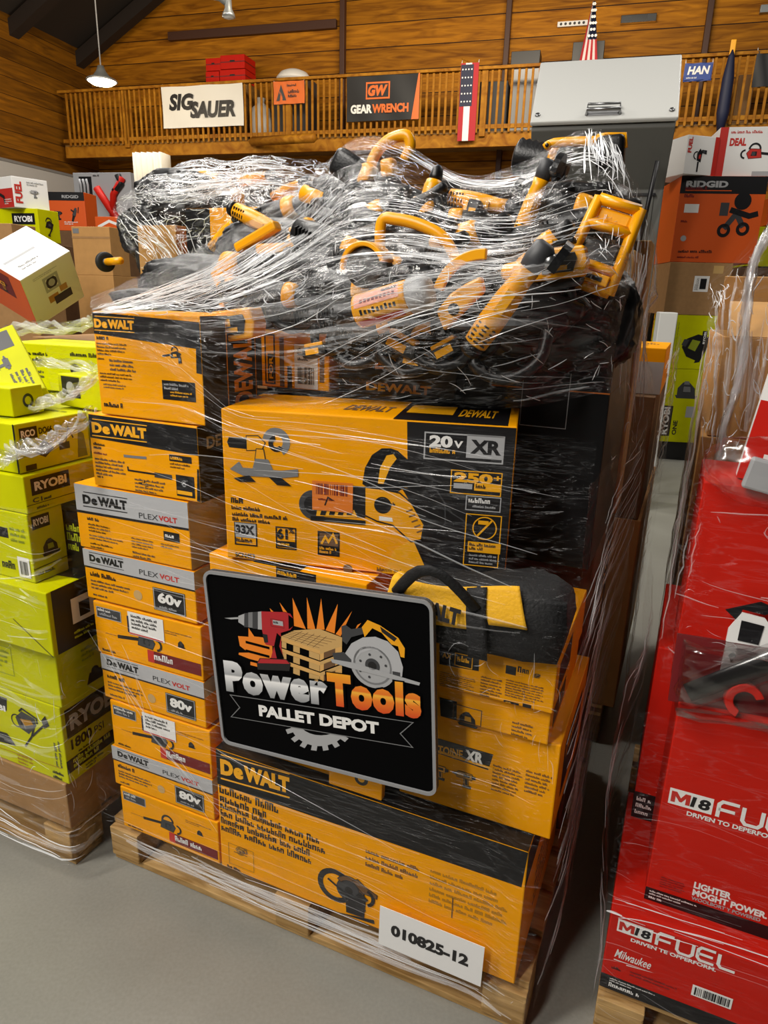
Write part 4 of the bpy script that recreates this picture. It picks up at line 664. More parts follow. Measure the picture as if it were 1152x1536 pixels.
def artN(F, R, T, Lf): F.text('DEWALT', .2, .6, .85, .24, 'yprint', .05); F.lines(.1, .35, .5, .2, 1, 'carddark'); F.text('DEWALT', .25, .08, .8, .2, 'yprint', .04); T.text('DEWALT', .3, .2, .8, .3, 'yprint', .05)
carton('tool_case', 'flat black tool case with yellow lettering behind the saw carton', 'case', (.56, .33, 1.372), (.3, .4, .1), 'inkbox', artN)
def artCr(F, R, T, Lf): F.rect(0, .9, .998, .905, 'dgrey'); F.rect(.2, .83, .998, .836, 'ostick', 2); R.rect(0, .83, .998, .836, 'carddark', 1); R.vtext('DEWALT', .4, .2, .7, .1, 'dgrey', .02)
cCr, fCr = carton('carton', 'tall black carton standing behind the right end of the saw carton', 'carton', (.865, .37, 1.003), (.327, .48, .488), 'inkbox', artCr)
sticker(cCr, fCr[0], .42, .66, .74, .98, 'inkbox', lambda G: G.frame(.42, .66, .74, .98, 'lgrey', .0018, 5), 'label_pocket', 'clear label pocket with a white outline')
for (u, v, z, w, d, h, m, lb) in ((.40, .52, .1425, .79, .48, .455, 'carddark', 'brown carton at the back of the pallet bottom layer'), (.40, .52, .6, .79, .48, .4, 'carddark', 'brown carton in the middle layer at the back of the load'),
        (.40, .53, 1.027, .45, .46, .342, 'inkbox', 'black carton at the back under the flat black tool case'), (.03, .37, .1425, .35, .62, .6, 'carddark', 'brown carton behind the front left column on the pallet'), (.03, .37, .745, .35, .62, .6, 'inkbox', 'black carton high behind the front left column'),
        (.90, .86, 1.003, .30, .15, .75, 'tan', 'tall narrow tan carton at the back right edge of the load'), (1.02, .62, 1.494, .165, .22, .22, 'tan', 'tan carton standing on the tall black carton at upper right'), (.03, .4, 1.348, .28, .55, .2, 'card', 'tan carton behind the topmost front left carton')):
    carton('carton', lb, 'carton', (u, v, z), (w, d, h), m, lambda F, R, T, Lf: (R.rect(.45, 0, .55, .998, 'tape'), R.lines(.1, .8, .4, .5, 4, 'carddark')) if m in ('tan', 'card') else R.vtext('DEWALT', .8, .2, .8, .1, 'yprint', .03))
# ------------------------------------------------------------------ duffel bag
bag = empty('duffel_bag', 'black duffel bag with a yellow panel lying on the flat yellow carton', 'bag'); bag.location = L(.88, .0, .947); bag.rotation_euler = (0, 0, -YAW)
bm = bmesh.new(); bmesh.ops.create_cube(bm, size=2); bmesh.ops.subdivide_edges(bm, edges=bm.edges[:], cuts=9, use_grid_fill=True)
BW, BD, BH = .16, .075, .070
for v in bm.verts:
    x, y, z = v.co; k = 1-.25*max(0, abs(x)-.6)/.4; s = Vector((x, y, z)); r = max(abs(y), abs(z)); q = sqrt(y*y+z*z) or 1
    f_ = r/q; f_ = 1-(1-f_)*(.75 if z > 0 else .25); y *= f_*k; z *= f_*(k if z > 0 else 1)
    nz = noise.noise(Vector((x*2.5, y*3, z*3)))*.07+noise.noise(Vector((x*7, y*7, z*7)))*.03
    v.co = Vector((x*BW*(1-.08*abs(z)), y*BD*(1+nz), (z+1)*BH*(1+nz*1.2)*(1+.12*sin(x*2.2))-.0))
mb = MB(); mb.bm(bm, 'fabricblack', Matrix.Translation((.165, .045, .0))); o = mb.build('bag_body', bag)
def bagz(x, t):   # front skin of the bag, t 0 bottom .. 1 top
    z = -1+2*t; a = .155*x
    return (.165+a, .045-BD*(1.03-.3*max(0, t-.55)**1.5*2.4), t*BH*2*(1+.12*sin(x*2.2)))
def panel(x0, x1, t0, t1, m, name, push=.006, nx=14, nt=8, sk=0):
    mb = MB(); vs = []
    for j in range(nt+1):
        for i in range(nx+1):
            t = t0+(t1-t0)*j/nt; x = x0+(x1-x0)*i/nx+sk*(j/nt); p = Vector(bagz(x, t)); p.y -= push; vs.append(p)
    mb.add(vs, [(j*(nx+1)+i, j*(nx+1)+i+1, (j+1)*(nx+1)+i+1, (j+1)*(nx+1)+i) for j in range(nt) for i in range(nx)], m, None, True)
    o = mb.build(name, bag); md = o.modifiers.new('thick', 'SOLIDIFY'); md.thickness = .004; return o, mb
panel(-1.0, -.04, .40, 1.0, 'fabricyellow', 'side_panel', sk=-.03); panel(.14, .60, .5, 1.0, 'fabricyellow', 'side_panel', sk=-.16)
panel(-.08, .16, .0, 1.0, 'fabricblack', 'webbing_strap', .011, 4, 8, -.1)
mb = MB(); vs, fs, wn = glyphs('DeWALT', .06); w = .13; mb.add([(.005+p[0]/wn*w, -.057+.01*p[1], .078+p[1]*.03-.012*p[0]/wn) for p in vs], fs, 'ink'); mb.build('lettering', bag)
mb = MB(); mb.tube([(.0+.02*i, -.04-.035*sin(pi*i/8), .1+.075*sin(pi*i/8)) for i in range(9)], .012, 'fabricblack', 8, flat=.5); mb.build('carry_handle', bag)
mb = MB(); mb.box((-.03, -.02, .06), (.03, .04, .14), 'fabricyellow', .012, Matrix.Rotation(.25, 4, 'Y'), 3); mb.build('end_tab', bag)
# ------------------------------------------------------------------ sign board
SG = empty('sign_board', 'black rounded sign board with power tools artwork hung on the stack', 'sign'); sc_ = fr0 = None
q = [P(x, y, -.062) for x, y in ((322, 853), (664, 906), (645, 1187), (322, 1110))]; c_ = (q[0]+q[1]+q[2]+q[3])/4; sw, shh = ((q[1]-q[0]).length+(q[2]-q[3]).length)/2, ((q[0]-q[3]).length+(q[1]-q[2]).length)/2
Ms = Matrix.Translation(L(c_.x, -.062, c_.z)) @ Matrix.Rotation(-YAW, 4, 'Z') @ Matrix.Rotation(-math.atan2(q[1].z-q[0].z+q[2].z-q[3].z, q[1].x-q[0].x+q[2].x-q[3].x), 4, 'Y'); SG.matrix_world = Ms
def rrect(w, h, r, n=6): return [(sx*(w/2-r)+r*cos(radians(a0+90*i/n)), sz*(h/2-r)+r*sin(radians(a0+90*i/n))) for sx, sz, a0 in ((1, 1, 0), (-1, 1, 90), (-1, -1, 180), (1, -1, 270)) for i in range(n+1)]
mb = MB(); mb.prism(rrect(sw, shh, .022), -.004, .006, 'signblack'); F = Face(mb, (-sw/2, -.004, -shh/2), (1, 0, 0), (0, 0, 1), sw, shh, Ms, .00025).zoom(330, 880, 3.491)
for k, pts in enumerate((((312, 82), (352, 135), (330, 130)), ((380, 58), (450, 222), (388, 205)), ((455, 55), (500, 225), (458, 220)), ((530, 62), (548, 225), (505, 225)), ((617, 90), (600, 245), (553, 228)), ((692, 127), (632, 260), (606, 248)), ((260, 112), (280, 130), (268, 132)), ((740, 190), (700, 240), (720, 200)))): F.poly(pts, 'signorange', 1)
F.poly([(150, 215), (180, 260), (225, 265), (245, 290), (275, 300), (275, 365), (200, 420), (160, 410), (160, 380), (98, 355), (100, 345), (150, 345), (105, 310), (95, 258), (150, 262)], 'signorange', 2)
for y in (290, 335, 380): F.poly([(135, y-8), (260, y+25), (260, y+38), (135, y+5)], 'signblack', 3)
F.poly([(315, 262), (390, 228), (520, 220), (640, 265), (640, 290), (525, 335), (380, 300)], 'plywood', 3)
for i in range(1, 6): t = i/6; F.stroke([(315+75*t, 262-34*t), (500+130*t, 330-62*t)], .0007, 'carddark', 4); F.stroke([(330+190*t, 262+65*t), (400+190*t, 226+40*t)], .0007, 'carddark', 4)
for k in range(3):
    y = 262+k*58; F.poly([(318, y), (525, y+72), (525, y+92), (318, y+20)], 'signgold', 4); F.poly([(525, y+72), (640, y+28), (640, y+48), (525, y+92)], 'plywood', 4)
    for bx, wd in ((325, 24), (385, 34), (468, 55)): q = (bx-318)*.348; F.poly([(bx, y+18+q), (bx+wd, y+18+q+wd*.348), (bx+wd, y+52+q+wd*.348), (bx, y+52+q)], 'plywood', 4)
    F.poly([(525, y+90), (545, y+84), (545, y+114), (525, y+124)], 'signgold', 5); F.poly([(605, y+60), (640, y+48), (640, y+78), (605, y+92)], 'signgold', 5); F.poly([(545, y+82), (605, y+60), (605, y+92), (545, y+114)], 'carddark', 4)
# drill
F.poly([(25, 163), (100, 158), (100, 168), (60, 170)], 'lgrey', 5); F.poly([(98, 152), (130, 140), (130, 205), (98, 185)], 'lgrey', 5)
for k, (x0, x1, y0, y1, c) in enumerate(((128, 150, 138, 210, 'dgrey'), (150, 172, 134, 212, 'grey'), (172, 200, 132, 218, 'dgrey'), (200, 222, 130, 222, 'lgrey'))): F.poly([(x0, y0), (x1, y0-2), (x1, y1+2), (x0, y1)], c, 5)
F.poly([(218, 128), (340, 132), (370, 140), (385, 165), (385, 205), (370, 225), (320, 240), (325, 330), (335, 375), (268, 372), (285, 310), (240, 300), (222, 225)], 'signred', 6); F.poly([(300, 240), (322, 262), (312, 310), (338, 375), (300, 374), (285, 310)], 'signblack', 7); F.poly([(225, 245), (250, 250), (255, 290), (235, 292)], 'ink', 7); F.frame(265, 165, 335, 205, 'dkred', .001, 7); F.rect(278, 172, 330, 196, 'lgrey', 7); F.lines(282, 176, 328, 192, 1, 'ink', 8, .9); F.poly([(360, 145), (385, 165), (385, 205), (362, 222)], 'signblack', 7)
F.poly([(210, 372), (350, 378), (372, 400), (365, 440), (200, 432), (195, 400)], 'ink', 7); F.poly([(215, 375), (348, 381), (368, 402), (200, 398)], 'signred', 8)
# circular saw
F.disc(800, 412, 118, 'lgrey', 6, 32); F.poly([(650, 400), (655, 350), (690, 295), (750, 264), (815, 260), (880, 285), (935, 340), (960, 420), (955, 470), (905, 460), (895, 400), (860, 350), (800, 325), (740, 345), (705, 395), (700, 420)], 'silver', 7); F.disc(800, 412, 100, 'grey', 7, 30, .9); F.disc(800, 412, 38, 'dgrey', 8, 20); F.disc(800, 412, 22, 'ink', 9, 16)
for k in range(7): q = k*.9; F.disc(800+70*cos(q), 412+60*sin(q), 7, 'dgrey', 8, 8)
F.poly([(580, 375), (700, 395), (1050, 500), (1045, 515), (900, 480), (690, 425), (590, 395)], 'lgrey', 9); F.poly([(590, 345), (650, 340), (690, 380), (690, 400), (600, 380)], 'dgrey', 8)
F.poly([(638, 205), (660, 198), (690, 220), (745, 212), (755, 245), (690, 262), (665, 300), (642, 280)], 'dgrey', 8); F.poly([(745, 210), (775, 172), (840, 200), (935, 265), (970, 320), (968, 370), (948, 365), (935, 310), (900, 300), (850, 240), (800, 215), (760, 262)], 'toolyellow', 9); F.poly([(840, 205), (930, 268), (915, 285), (850, 235)], 'ink', 10); F.rect(905, 440, 945, 475, 'dgrey', 8)
# gear, ribbon, lettering
C0 = (530, 690); g = []
for k in range(16):
    a0 = radians(15+k*10.0); r = (165 if k % 2 == 0 else 138)
    for aa in (a0, a0+radians(9.2)): g.append((C0[0]+r*1.12*cos(aa)-8, C0[1]+r*sin(aa)*.93+16))
g += [(C0[0]+118*cos(radians(165-k*15)), C0[1]+10+78*sin(radians(165-k*15))) for k in range(11)]
F.poly(g, 'lgrey', 2)
F.poly([(55, 565), (1012, 710), (945, 768), (1010, 840), (60, 680), (105, 632)], 'signblack', 4); F.stroke([(55, 565), (1012, 710), (945, 768), (1010, 840), (60, 680), (105, 632)], .0022, 'grey', 5, True)
F.text('PALLET DEPOT', 208, 675, 835, 58, 'white', .05, 0, 6, y1=772)
def fat(s, x, y, x1, h, m, y1): F.text(s, x-7, y+7, x1+7, h+13, 'signblack', .12, 0, 11, 1.1, y1=y1+7); F.text(s, x, y, x1, h, m, .065, 0, 12, 1.13, y1=y1)
fat('Power', 38, 543, 572, 160, 'gradsilver', 622); fat('Tools', 572, 615, 1058, 170, 'gradorange', 690)
mb.build('panel', SG)
mb = MB(); o_, i_ = rrect(sw, shh, .022), rrect(sw-.014, shh-.014, .016); n = len(o_)
vs = [(x, -.008, z) for x, z in o_]+[(x, -.008, z) for x, z in i_]+[(x, .007, z) for x, z in o_]+[(x, -.004, z) for x, z in i_]
mb.add(vs, [(k, n+k, n+(k+1) % n, (k+1) % n) for k in range(n)]+[(k, (k+1) % n, 2*n+(k+1) % n, 2*n+k) for k in range(n)]+[(n+k, 3*n+k, 3*n+(k+1) % n, n+(k+1) % n) for k in range(n)], 'signgrey'); mb.build('border', SG)
# paper tag
mb = MB(); tw, th = .25, .115; mb.box((0, 0, 0), (tw, .0012, th), 'paper'); Mt = Matrix.Translation(L(.987, -.028, .191)) @ Matrix.Rotation(-YAW, 4, 'Z') @ Matrix.Rotation(radians(.6), 4, 'Y')
F = Face(mb, (-tw/2, -.0006, -th/2), (1, 0, 0), (0, 0, 1), tw, th, Mt); F.text('010825-12', .12, .37, .87, .28, 'ink', .05)
o = mb.build('paper_sheet'); o.matrix_world = Mt; tag(o, 'white paper sheet numbered 010825-12 on the lowest long carton', 'paper')
# ------------------------------------------------------------------ the loose tools piled on top
def vy(y):   # how deep the heap lies behind the front of the load at a picture height
    pts = ((200, .60), (250, .54), (300, .40), (350, .31), (400, .21), (430, .18), (500, .15), (620, .16))
    for (a, p), (b, q) in zip(pts, pts[1:]):
        if y <= b: return p+(q-p)*max(0, y-a)/(b-a)
    return .16
def cr4(p0, p1, p2, p3, t): return .5*((2*p1)+(p2-p0)*t+(2*p0-5*p1+4*p2-p3)*t*t+(p3-p0+3*(p1-p2))*t**3)
class Sheet:
    """film surface through a grid of points (rows top to bottom), in the pallet's axes"""
    def __init__(s, rows, nu, nv, amp=.004, fr=9.0, seed=0, fold=.0): s.r = [[Vector(p) for p in row] for row in rows]; s.nu = nu; s.nv = nv; s.amp = amp; s.fr = fr; s.seed = seed; s.fold = fold
    def base(s, a, b):
        R = s.r; n = len(R)-1; m = len(R[0])-1; y = min(max(b, 0), .9999)*n; j = int(y); x = min(max(a, 0), .9999)*m; i = int(x); c = lambda k, h: max(0, min(h, k))
        col = [cr4(*[R[c(j+dj, n)][c(i+di, m)] for di in (-1, 0, 1, 2)], x-i) for dj in (-1, 0, 1, 2)]
        return cr4(*col, y-j)
    def at(s, a, b):
        p = s.base(a, b); e = .004; du = s.base(a+e, b)-s.base(a-e, b); dv = s.base(a, b+e)-s.base(a, b-e); n = du.cross(dv)
        n = n.normalized() if n.length > 1e-9 else Vector((0, -1, 0))
        if n.y > .2: n = -n
        q = Vector((p.x*s.fr, p.y*s.fr, p.z*s.fr*1.7+s.seed)); h = noise.noise(q)+.6*(1-2*abs(noise.noise(q*2.3)))
        return p+n*h*s.amp, n
    def mesh(s, mb, m):
        vs = []; 
        for j in range(s.nv+1):
            for i in range(s.nu+1): vs.append(s.at(i/s.nu, j/s.nv)[0])
        b0 = mb.add(vs, [(j*(s.nu+1)+i, (j+1)*(s.nu+1)+i, (j+1)*(s.nu+1)+i+1, j*(s.nu+1)+i+1) for j in range(s.nv) for i in range(s.nu)], m, None, True)
        R = s.r; wl = sum((R[len(R)//2][i+1]-R[len(R)//2][i]).length for i in range(len(R[0])-1)); hl = sum((R[j+1][len(R[0])//2]-R[j][len(R[0])//2]).length for j in range(len(R)-1))
        k = 0
        for j in range(s.nv+1):
            for i in range(s.nu+1): mb.uv[b0+k] = (i/s.nu*wl, -j/s.nv*hl); k += 1
def row(pts, dv=-.035): return [P(x, y, v+dv) for x, y, v in pts]
top = [row(q) for q in (
 [(137, 448, .30), (235, 402, .42), (345, 347, .52), (462, 268, .62), (533, 208, .64), (605, 216, .64), (690, 262, .60), (780, 246, .58), (866, 198, .56), (914, 203, .56), (950, 270, .56)],
 [(136, 458, .10), (232, 420, .24), (340, 375, .36), (460, 305, .44), (530, 245, .52), (605, 252, .51), (690, 290, .45), (780, 285, .44), (868, 240, .46), (920, 246, .48), (952, 292, .48)],
 [(135, 464, .0), (230, 440, .12), (334, 410, .22), (455, 355, .27), (528, 325, .30), (605, 325, .30), (690, 345, .27), (780, 350, .26), (870, 330, .28), (920, 330, .3), (950, 345, .36)],
 [(137, 470, -.015), (228, 462, .0), (326, 452, .07), (450, 425, .11), (525, 410, .11), (603, 410, .12), (690, 420, .11), (780, 425, .11), (865, 420, .15), (915, 420, .2), (945, 430, .3)],
 [(139, 478, -.02), (228, 484, -.015), (318, 500, .01), (445, 505, .07), (525, 500, .08), (603, 500, .08), (690, 500, .09), (780, 500, .12), (850, 500, .22), (905, 500, .27), (925, 510, .32)],
 [(144, 520, -.02), (230, 540, -.015), (318, 600, .0), (443, 612, .08), (525, 612, .11), (603, 612, .14), (690, 612, .17), (775, 612, .2), (840, 600, .27), (900, 590, .29), (915, 590, .32)])]
ST = Sheet(top, 150, 84, .0038, 9, 3)
STP = []
for j_ in range(61):
    for i_ in range(101):
        q = ST.base(i_/100, j_/60); d_ = L(*q)-CAM; z_ = d_.dot(cf); STP.append((576+FPX*d_.dot(cr)/z_, 768-FPX*d_.dot(cu)/z_, q.y))
def vf(x, y): return min(STP, key=lambda t: (t[0]-x)**2+(t[1]-y)**2)[2]     # depth of the film over the heap
def place(r, x, y, dv=0, ang=0, tilt=0, spin=0, k=1, v=None):
    p = P(x, y, (vf(x, y)+.045 if v is None else v)+dv)
    M = Matrix.Translation(L(*p)) @ Matrix.Rotation(-YAW, 4, 'Z') @ Matrix.Rotation(-radians(ang), 4, 'Y') @ Matrix.Rotation(radians(tilt), 4, 'X') @ Matrix.Rotation(radians(spin), 4, 'Z')
    r.matrix_world = M @ Matrix.Scale(k, 4); return r
TP = 'loose tools heaped on the yellow stack'
def tool(label, cat='tool', name='power_tool'): return empty(name, label, cat, TP)
def part(mb, name, r): return mb.build(name, r)
def battery_mb(c, s=1.0):
    mb = MB(); x, y, z = c; mb.box((x, y, z), (.125*s, .075*s, .05*s), 'toolblack', .008); mb.box((x, y, z+.03*s), (.10*s, .06*s, .02*s), 'toolyellow', .004); mb.box((x-.005*s, y-.038*s, z), (.07*s, .003, .026*s), 'yprint'); return mb
def t_drill(label):
    r = tool(label, 'drill', 'cordless_drill'); mb = MB(); mb.lathe([(-.09, .025), (-.085, .034), (-.02, .038), (.05, .036), (.07, .03)], 'toolyellow', 'X', 20); mb.box((-.02, 0, .034), (.08, .03, .012), 'toolblack', .004); part(mb, 'motor_housing', r)
    mb = MB(); mb.lathe([(.07, .024), (.085, .026), (.115, .02), (.125, .01)], 'toolblack', 'X', 16); part(mb, 'chuck', r)
    mb = MB(); mb.tube([(-.03, 0, -.02), (-.035, 0, -.06), (-.045, 0, -.12), (-.05, 0, -.15)], [.03, .026, .024, .03], 'toolblack', 12, flat=.8); part(mb, 'grip', r)
    part(battery_mb((-.04, 0, -.185)), 'battery', r); mb = MB(); mb.box((-.005, 0, -.055), (.014, .016, .03), 'ink', .004); part(mb, 'trigger', r); return r
def t_grinder(label, L_=.24, R_=.037):
    r = tool(label, 'grinder', 'angle_grinder'); mb = MB(); mb.lathe([(-.13, R_*.7), (-.125, R_*.95), (-.05, R_*1.05), (.02, R_), (.09, R_*.8), (.12, R_*.86)], 'toolyellow', 'X', 24)
    for i in range(5):
        for q in (-.6, 0, .6): mb.box((-.115+i*.013, -R_*cos(q)*.98, R_*sin(q)*.98), (.005, .006, .016), 'ink', .001)
    mb.box((.02, -R_*.95, 0), (.07, .008, .03), 'yprint', .002); part(mb, 'motor_housing', r)
    mb = MB(); mb.lathe([(-.165, R_*.55), (-.155, R_*.85), (-.13, R_*.92)], 'toolblack', 'X', 20); part(mb, 'end_cap', r)
    mb = MB(); mb.lathe([(.12, .03), (.15, .034), (.19, .032), (.2, .02)], 'dgrey', 'X', 16); mb.lathe([(-.05, .02), (-.02, .026)], 'steel', 'Z', 14, at=(.165, 0, 0)); part(mb, 'gear_head', r)
    mb = MB(); mb.prism(arc(.165, 0, .07, -100, 100, 14)+[(.165, 0)], -.012, .012, 'toolblack', Matrix.Translation((0, 0, -.05)) @ Matrix.Rotation(radians(90), 4, 'X') ); part(mb, 'guard', r); return r
def t_loop(label, pts, rad=.014, blk=((0, 0, -.03), (.16, .07, .07)), yel=None, flat=.8):
    r = tool(label, 'saw', 'power_saw'); mb = MB(); mb.tube(smooth_path(pts), rad, 'toolyellow', 10, flat=flat); part(mb, 'loop_handle', r)
    mb = MB(); mb.box(blk[0], blk[1], 'toolblack', min(blk[1])*.3, None, 3); part(mb, 'motor_housing', r)
    if yel: mb = MB(); mb.box(yel[0], yel[1], 'toolyellow', min(yel[1])*.25, None, 3); part(mb, 'cover', r)
    return r
def smooth_path(pts, n=5):
    q = [Vector(p) for p in pts]; out = []
    for i in range(len(q)-1):
        p0, p1, p2, p3 = q[max(0, i-1)], q[i], q[i+1], q[min(len(q)-1, i+2)]
        for k in range(n): t = k/n; out.append(.5*((2*p1)+(-p0+p2)*t+(2*p0-5*p1+4*p2-p3)*t*t+(-p0+3*p1-3*p2+p3)*t**3))
    return out+[q[-1]]
def t_pack(label):
    r = tool(label, 'battery', 'battery_pack'); mb = MB(); mb.prism([(-.075, -.035), (.06, -.045), (.075, -.01), (.07, .035), (-.06, .05), (-.08, .02)], -.035, .03, 'toolyellow', None, .006); part(mb, 'case', r)
    mb = MB(); mb.prism([(-.05, -.02), (.035, -.028), (.05, .005), (.045, .022), (-.045, .03)], -.039, -.034, 'toolblack', None, .002); mb.prism([(-.03, .002), (.0, -.002), (.002, .018), (-.028, .022)], -.041, -.038, 'yprint'); mb.prism([(-.03, -.016), (.02, -.02), (.022, -.008), (-.028, -.004)], -.041, -.038, 'yprint'); part(mb, 'label', r)
    mb = MB(); mb.box((0, .0, .055), (.09, .05, .015), 'toolblack', .004); mb.box((-.02, 0, .06), (.015, .06, .012), 'toolyellow', .002); part(mb, 'rail', r); return r
def t_black(label, s):
    r = tool(label, 'tool', 'power_tool'); R = random.Random(s); mb = MB(); a = R.uniform(.03, .045); mb.lathe([(-.15, a*.5), (-.14, a*.9), (-.06, a*1.1), (.03, a), (.1, a*.7), (.16, a*.6), (.17, a*.3)], 'toolblack', 'X', 18)
    for i in range(6): mb.box((-.12+i*.012, 0, 0), (.004, a*2.15, a*1.5), 'rubber', .001)
    part(mb, 'motor_housing', r); mb = MB(); mb.tube(smooth_path([(-.05, 0, -.03), (-.06, 0, -.1), (.02, 0, -.14), (.1, 0, -.1), (.12, 0, -.02)]), .017, 'toolblack', 10); part(mb, 'handle', r)
    if s % 3 == 0: mb = MB(); mb.lathe([(.03, a*1.05), (.04, a*1.1), (.07, a*1.0), (.08, a*.85)], 'toolyellow', 'X', 18); part(mb, 'collar', r)
    if s % 3 == 1: part(battery_mb((-.06, 0, -.13), .8), 'battery', r)
    return r
place(t_loop('yellow handled saw standing up at the very top of the tool heap', [(-.07, 0, -.06), (-.06, 0, .0), (.0, 0, .05), (.07, 0, .055), (.085, 0, .02), (.06, 0, -.02)], .02, ((-.08, .03, -.1), (.2, .1, .12)), ((.0, 0, -.035), (.05, .05, .06))), 582, 236, .07, 8, k=.75)
place(t_loop('black saw with a yellow cover leaning below the topmost handle', [(-.02, 0, .05), (.02, 0, .0), (.05, 0, -.05)], .018, ((-.08, .03, 0), (.16, .09, .11)), ((.01, 0, .02), (.05, .06, .08))), 545, 268, .04, -30, k=.62)
place(t_drill('black and yellow drill poking up near the middle of the heap crest'), 645, 300, .03, 80, 0, 10, .6)
place(t_grinder('yellow grinder lying level below the crest of the heap'), 718, 304, .04, -10, 10, 0, .55)
place(t_grinder('yellow grinder lying at the upper right of the heap'), 795, 314, .04, 72, 0, 0, .5)
place(t_drill('black drill with a yellow motor lying left of the heap crest'), 480, 300, .04, -20, 0, 0, .6)
# shears on the peak at right
r = tool('black headed shears with a long yellow handle on the right peak', 'shears', 'cordless_shears')
mb = MB(); mb.tube(smooth_path([(-.12, 0, .0), (-.1, 0, .012), (-.02, 0, .01), (.06, 0, .004), (.1, 0, .01)]), [.014]*6+[.017]*15, 'toolyellow', 10, flat=.7); mb.lathe([(-.014, .014), (.014, .014)], 'toolyellow', 'Y', 14, at=(-.11, 0, .005)); part(mb, 'handle', r)
mb = MB(); mb.lathe([(-.016, .007), (.016, .007)], 'ink', 'Y', 12, at=(-.11, 0, .005)); part(mb, 'hang_hole', r)
mb = MB(); mb.box((.12, .01, -.04), (.10, .09, .11), 'toolblack', .018, None, 3); part(mb, 'head', r); mb = MB(); mb.tube([(.07, 0, .02), (.1, 0, .022), (.17, 0, .016), (.175, 0, -.03)], .006, 'toolyellow', 8); part(mb, 'trim_bar', r)
place(r, 866, 216, .1, 3, k=.6, v=.46)
r = tool('black ribbed motor drum beside the yellow handled shears on the right peak', 'motor', 'motor_drum'); mb = MB()
mb.lathe([(-.09, .045), (-.085, .055)]+[(-.08+i*.012, .06-.006*(i % 2)) for i in range(13)]+[(.09, .05)], 'toolblack', 'X', 24); part(mb, 'drum', r); mb = MB(); mb.lathe([(.03, .0605), (.045, .0615), (.055, .0605)], 'toolyellow', 'X', 24); part(mb, 'band', r); place(r, 812, 242, .08, -12, k=.7)
# open yellow frame
r = tool('open yellow frame of a work light standing at the right edge of the heap', 'work light', 'work_light'); mb = MB()
def bar(a, b, t=.02, m='toolyellow', mb_=None): mb_.tube([a, b], t, m, 4)
for a, b in (((-.075, 0, -.12), (-.06, 0, .12)), ((.075, 0, -.12), (.06, 0, .12)), ((-.075, 0, -.115), (.075, 0, -.115)), ((-.06, 0, .115), (.06, 0, .115)), ((-.07, 0, -.06), (.07, 0, -.06)), ((-.065, 0, .05), (.065, 0, .05))): bar(a, b, .016, mb_=mb)
part(mb, 'frame', r); mb = MB(); mb.box((0, .03, -.02), (.11, .05, .07), 'toolblack', .01); mb.box((0, .035, .075), (.1, .06, .05), 'toolyellow', .01); part(mb, 'lamp_body', r); mb = MB(); mb.box((0, -.012, -.09), (.12, .012, .03), 'toolyellow', .003); mb.box((0, -.02, -.09), (.08, .003, .012), 'ink'); part(mb, 'name_bar', r)
place(r, 903, 368, .02, -17, -8, k=.66)
r = t_pack('yellow and black battery tool in the right half of the heap'); mb = MB(); mb.lathe([(-.17, .02), (-.16, .032), (-.06, .036), (-.05, .03)], 'toolyellow', 'X', 18); part(mb, 'motor_housing', r); place(r, 842, 396, .03, 12, k=.66)
place(t_drill('yellow drill body pointing up right of the heap centre'), 805, 385, .05, 45, 0, 0, .7)
place(t_grinder('large yellow grinder slanting down in front of the heap right of centre'), 753, 460, .02, 56, 10, 0, .66)
r = tool('yellow curved bow saw frame in the heap left of the big grinder', 'saw', 'hand_saw'); mb = MB(); mb.prism(ring(0, 0, .16, .13, 100, 175, 12), -.01, .012, 'toolyellow', None, .003); part(mb, 'bow', r)
mb = MB(); mb.prism([(-.13, -.05), (-.09, -.1), (-.04, -.02), (.0, .04), (-.02, .08), (-.06, .05), (-.1, .01)], -.02, .02, 'toolyellow', None, .008); part(mb, 'grip', r); mb = MB(); mb.lathe([(-.024, .018), (.024, .018)], 'toolblack', 'Y', 14, at=(-.075, 0, -.03)); part(mb, 'knob', r); place(r, 722, 458, .02, -12, 0, 0, .62)
# labelled can
r = empty('spray_can', 'yellow labelled canister with a grey end lying across the heap front', 'can', TP); mb = MB(); mb.lathe([(-.12, .048), (-.115, .05), (.045, .05), (.05, .047)], 'toolyellow', 'X', 30); part(mb, 'body', r)
mb = MB(); mb.lathe([(.05, .046), (.055, .052), (.1, .05), (.115, .04), (.118, .015)], 'lgrey', 'X', 30); part(mb, 'cap', r)
mb = MB(); n = 14
def cyl(x0, x1, a0, a1, R_, m): vs = [(x, -R_*cos(radians(a0+(a1-a0)*i/n)), R_*sin(radians(a0+(a1-a0)*i/n))) for x in (x0, x1) for i in range(n+1)]; mb.add(vs, [(i, i+1, n+2+i, n+1+i) for i in range(n)], m, None, True)
cyl(-.11, .035, 10, 62, .0508, 'sticker'); cyl(-.11, .035, -62, -35, .0508, 'rprint'); cyl(-.1, .03, -28, 5, .0512, 'yprint')
for k in range(9): cyl(-.095+k*.0135, -.095+k*.0135+.008, -16, -2 if k % 3 else 2, .0516, 'ink'); cyl(-.09+k*.013, -.09+k*.013+.009, 22, 34, .0516, 'dkred')
cyl(-.02, .03, 44, 54, .0516, 'ink'); part(mb, 'label', r); place(r, 592, 452, .0, 16, 4, k=.66)
place(t_loop('saw with a wide open yellow loop handle in the middle of the heap', [(-.09, 0, -.1), (-.1, 0, -.02), (-.1, 0, .05), (-.06, 0, .055), (.0, 0, .045), (.06, 0, .02), (.1, 0, -.03)], .014, ((.02, .05, -.05), (.2, .06, .1)), ((-.075, .0, -.08), (.045, .04, .05))), 628, 368, .01, -3, k=.85)
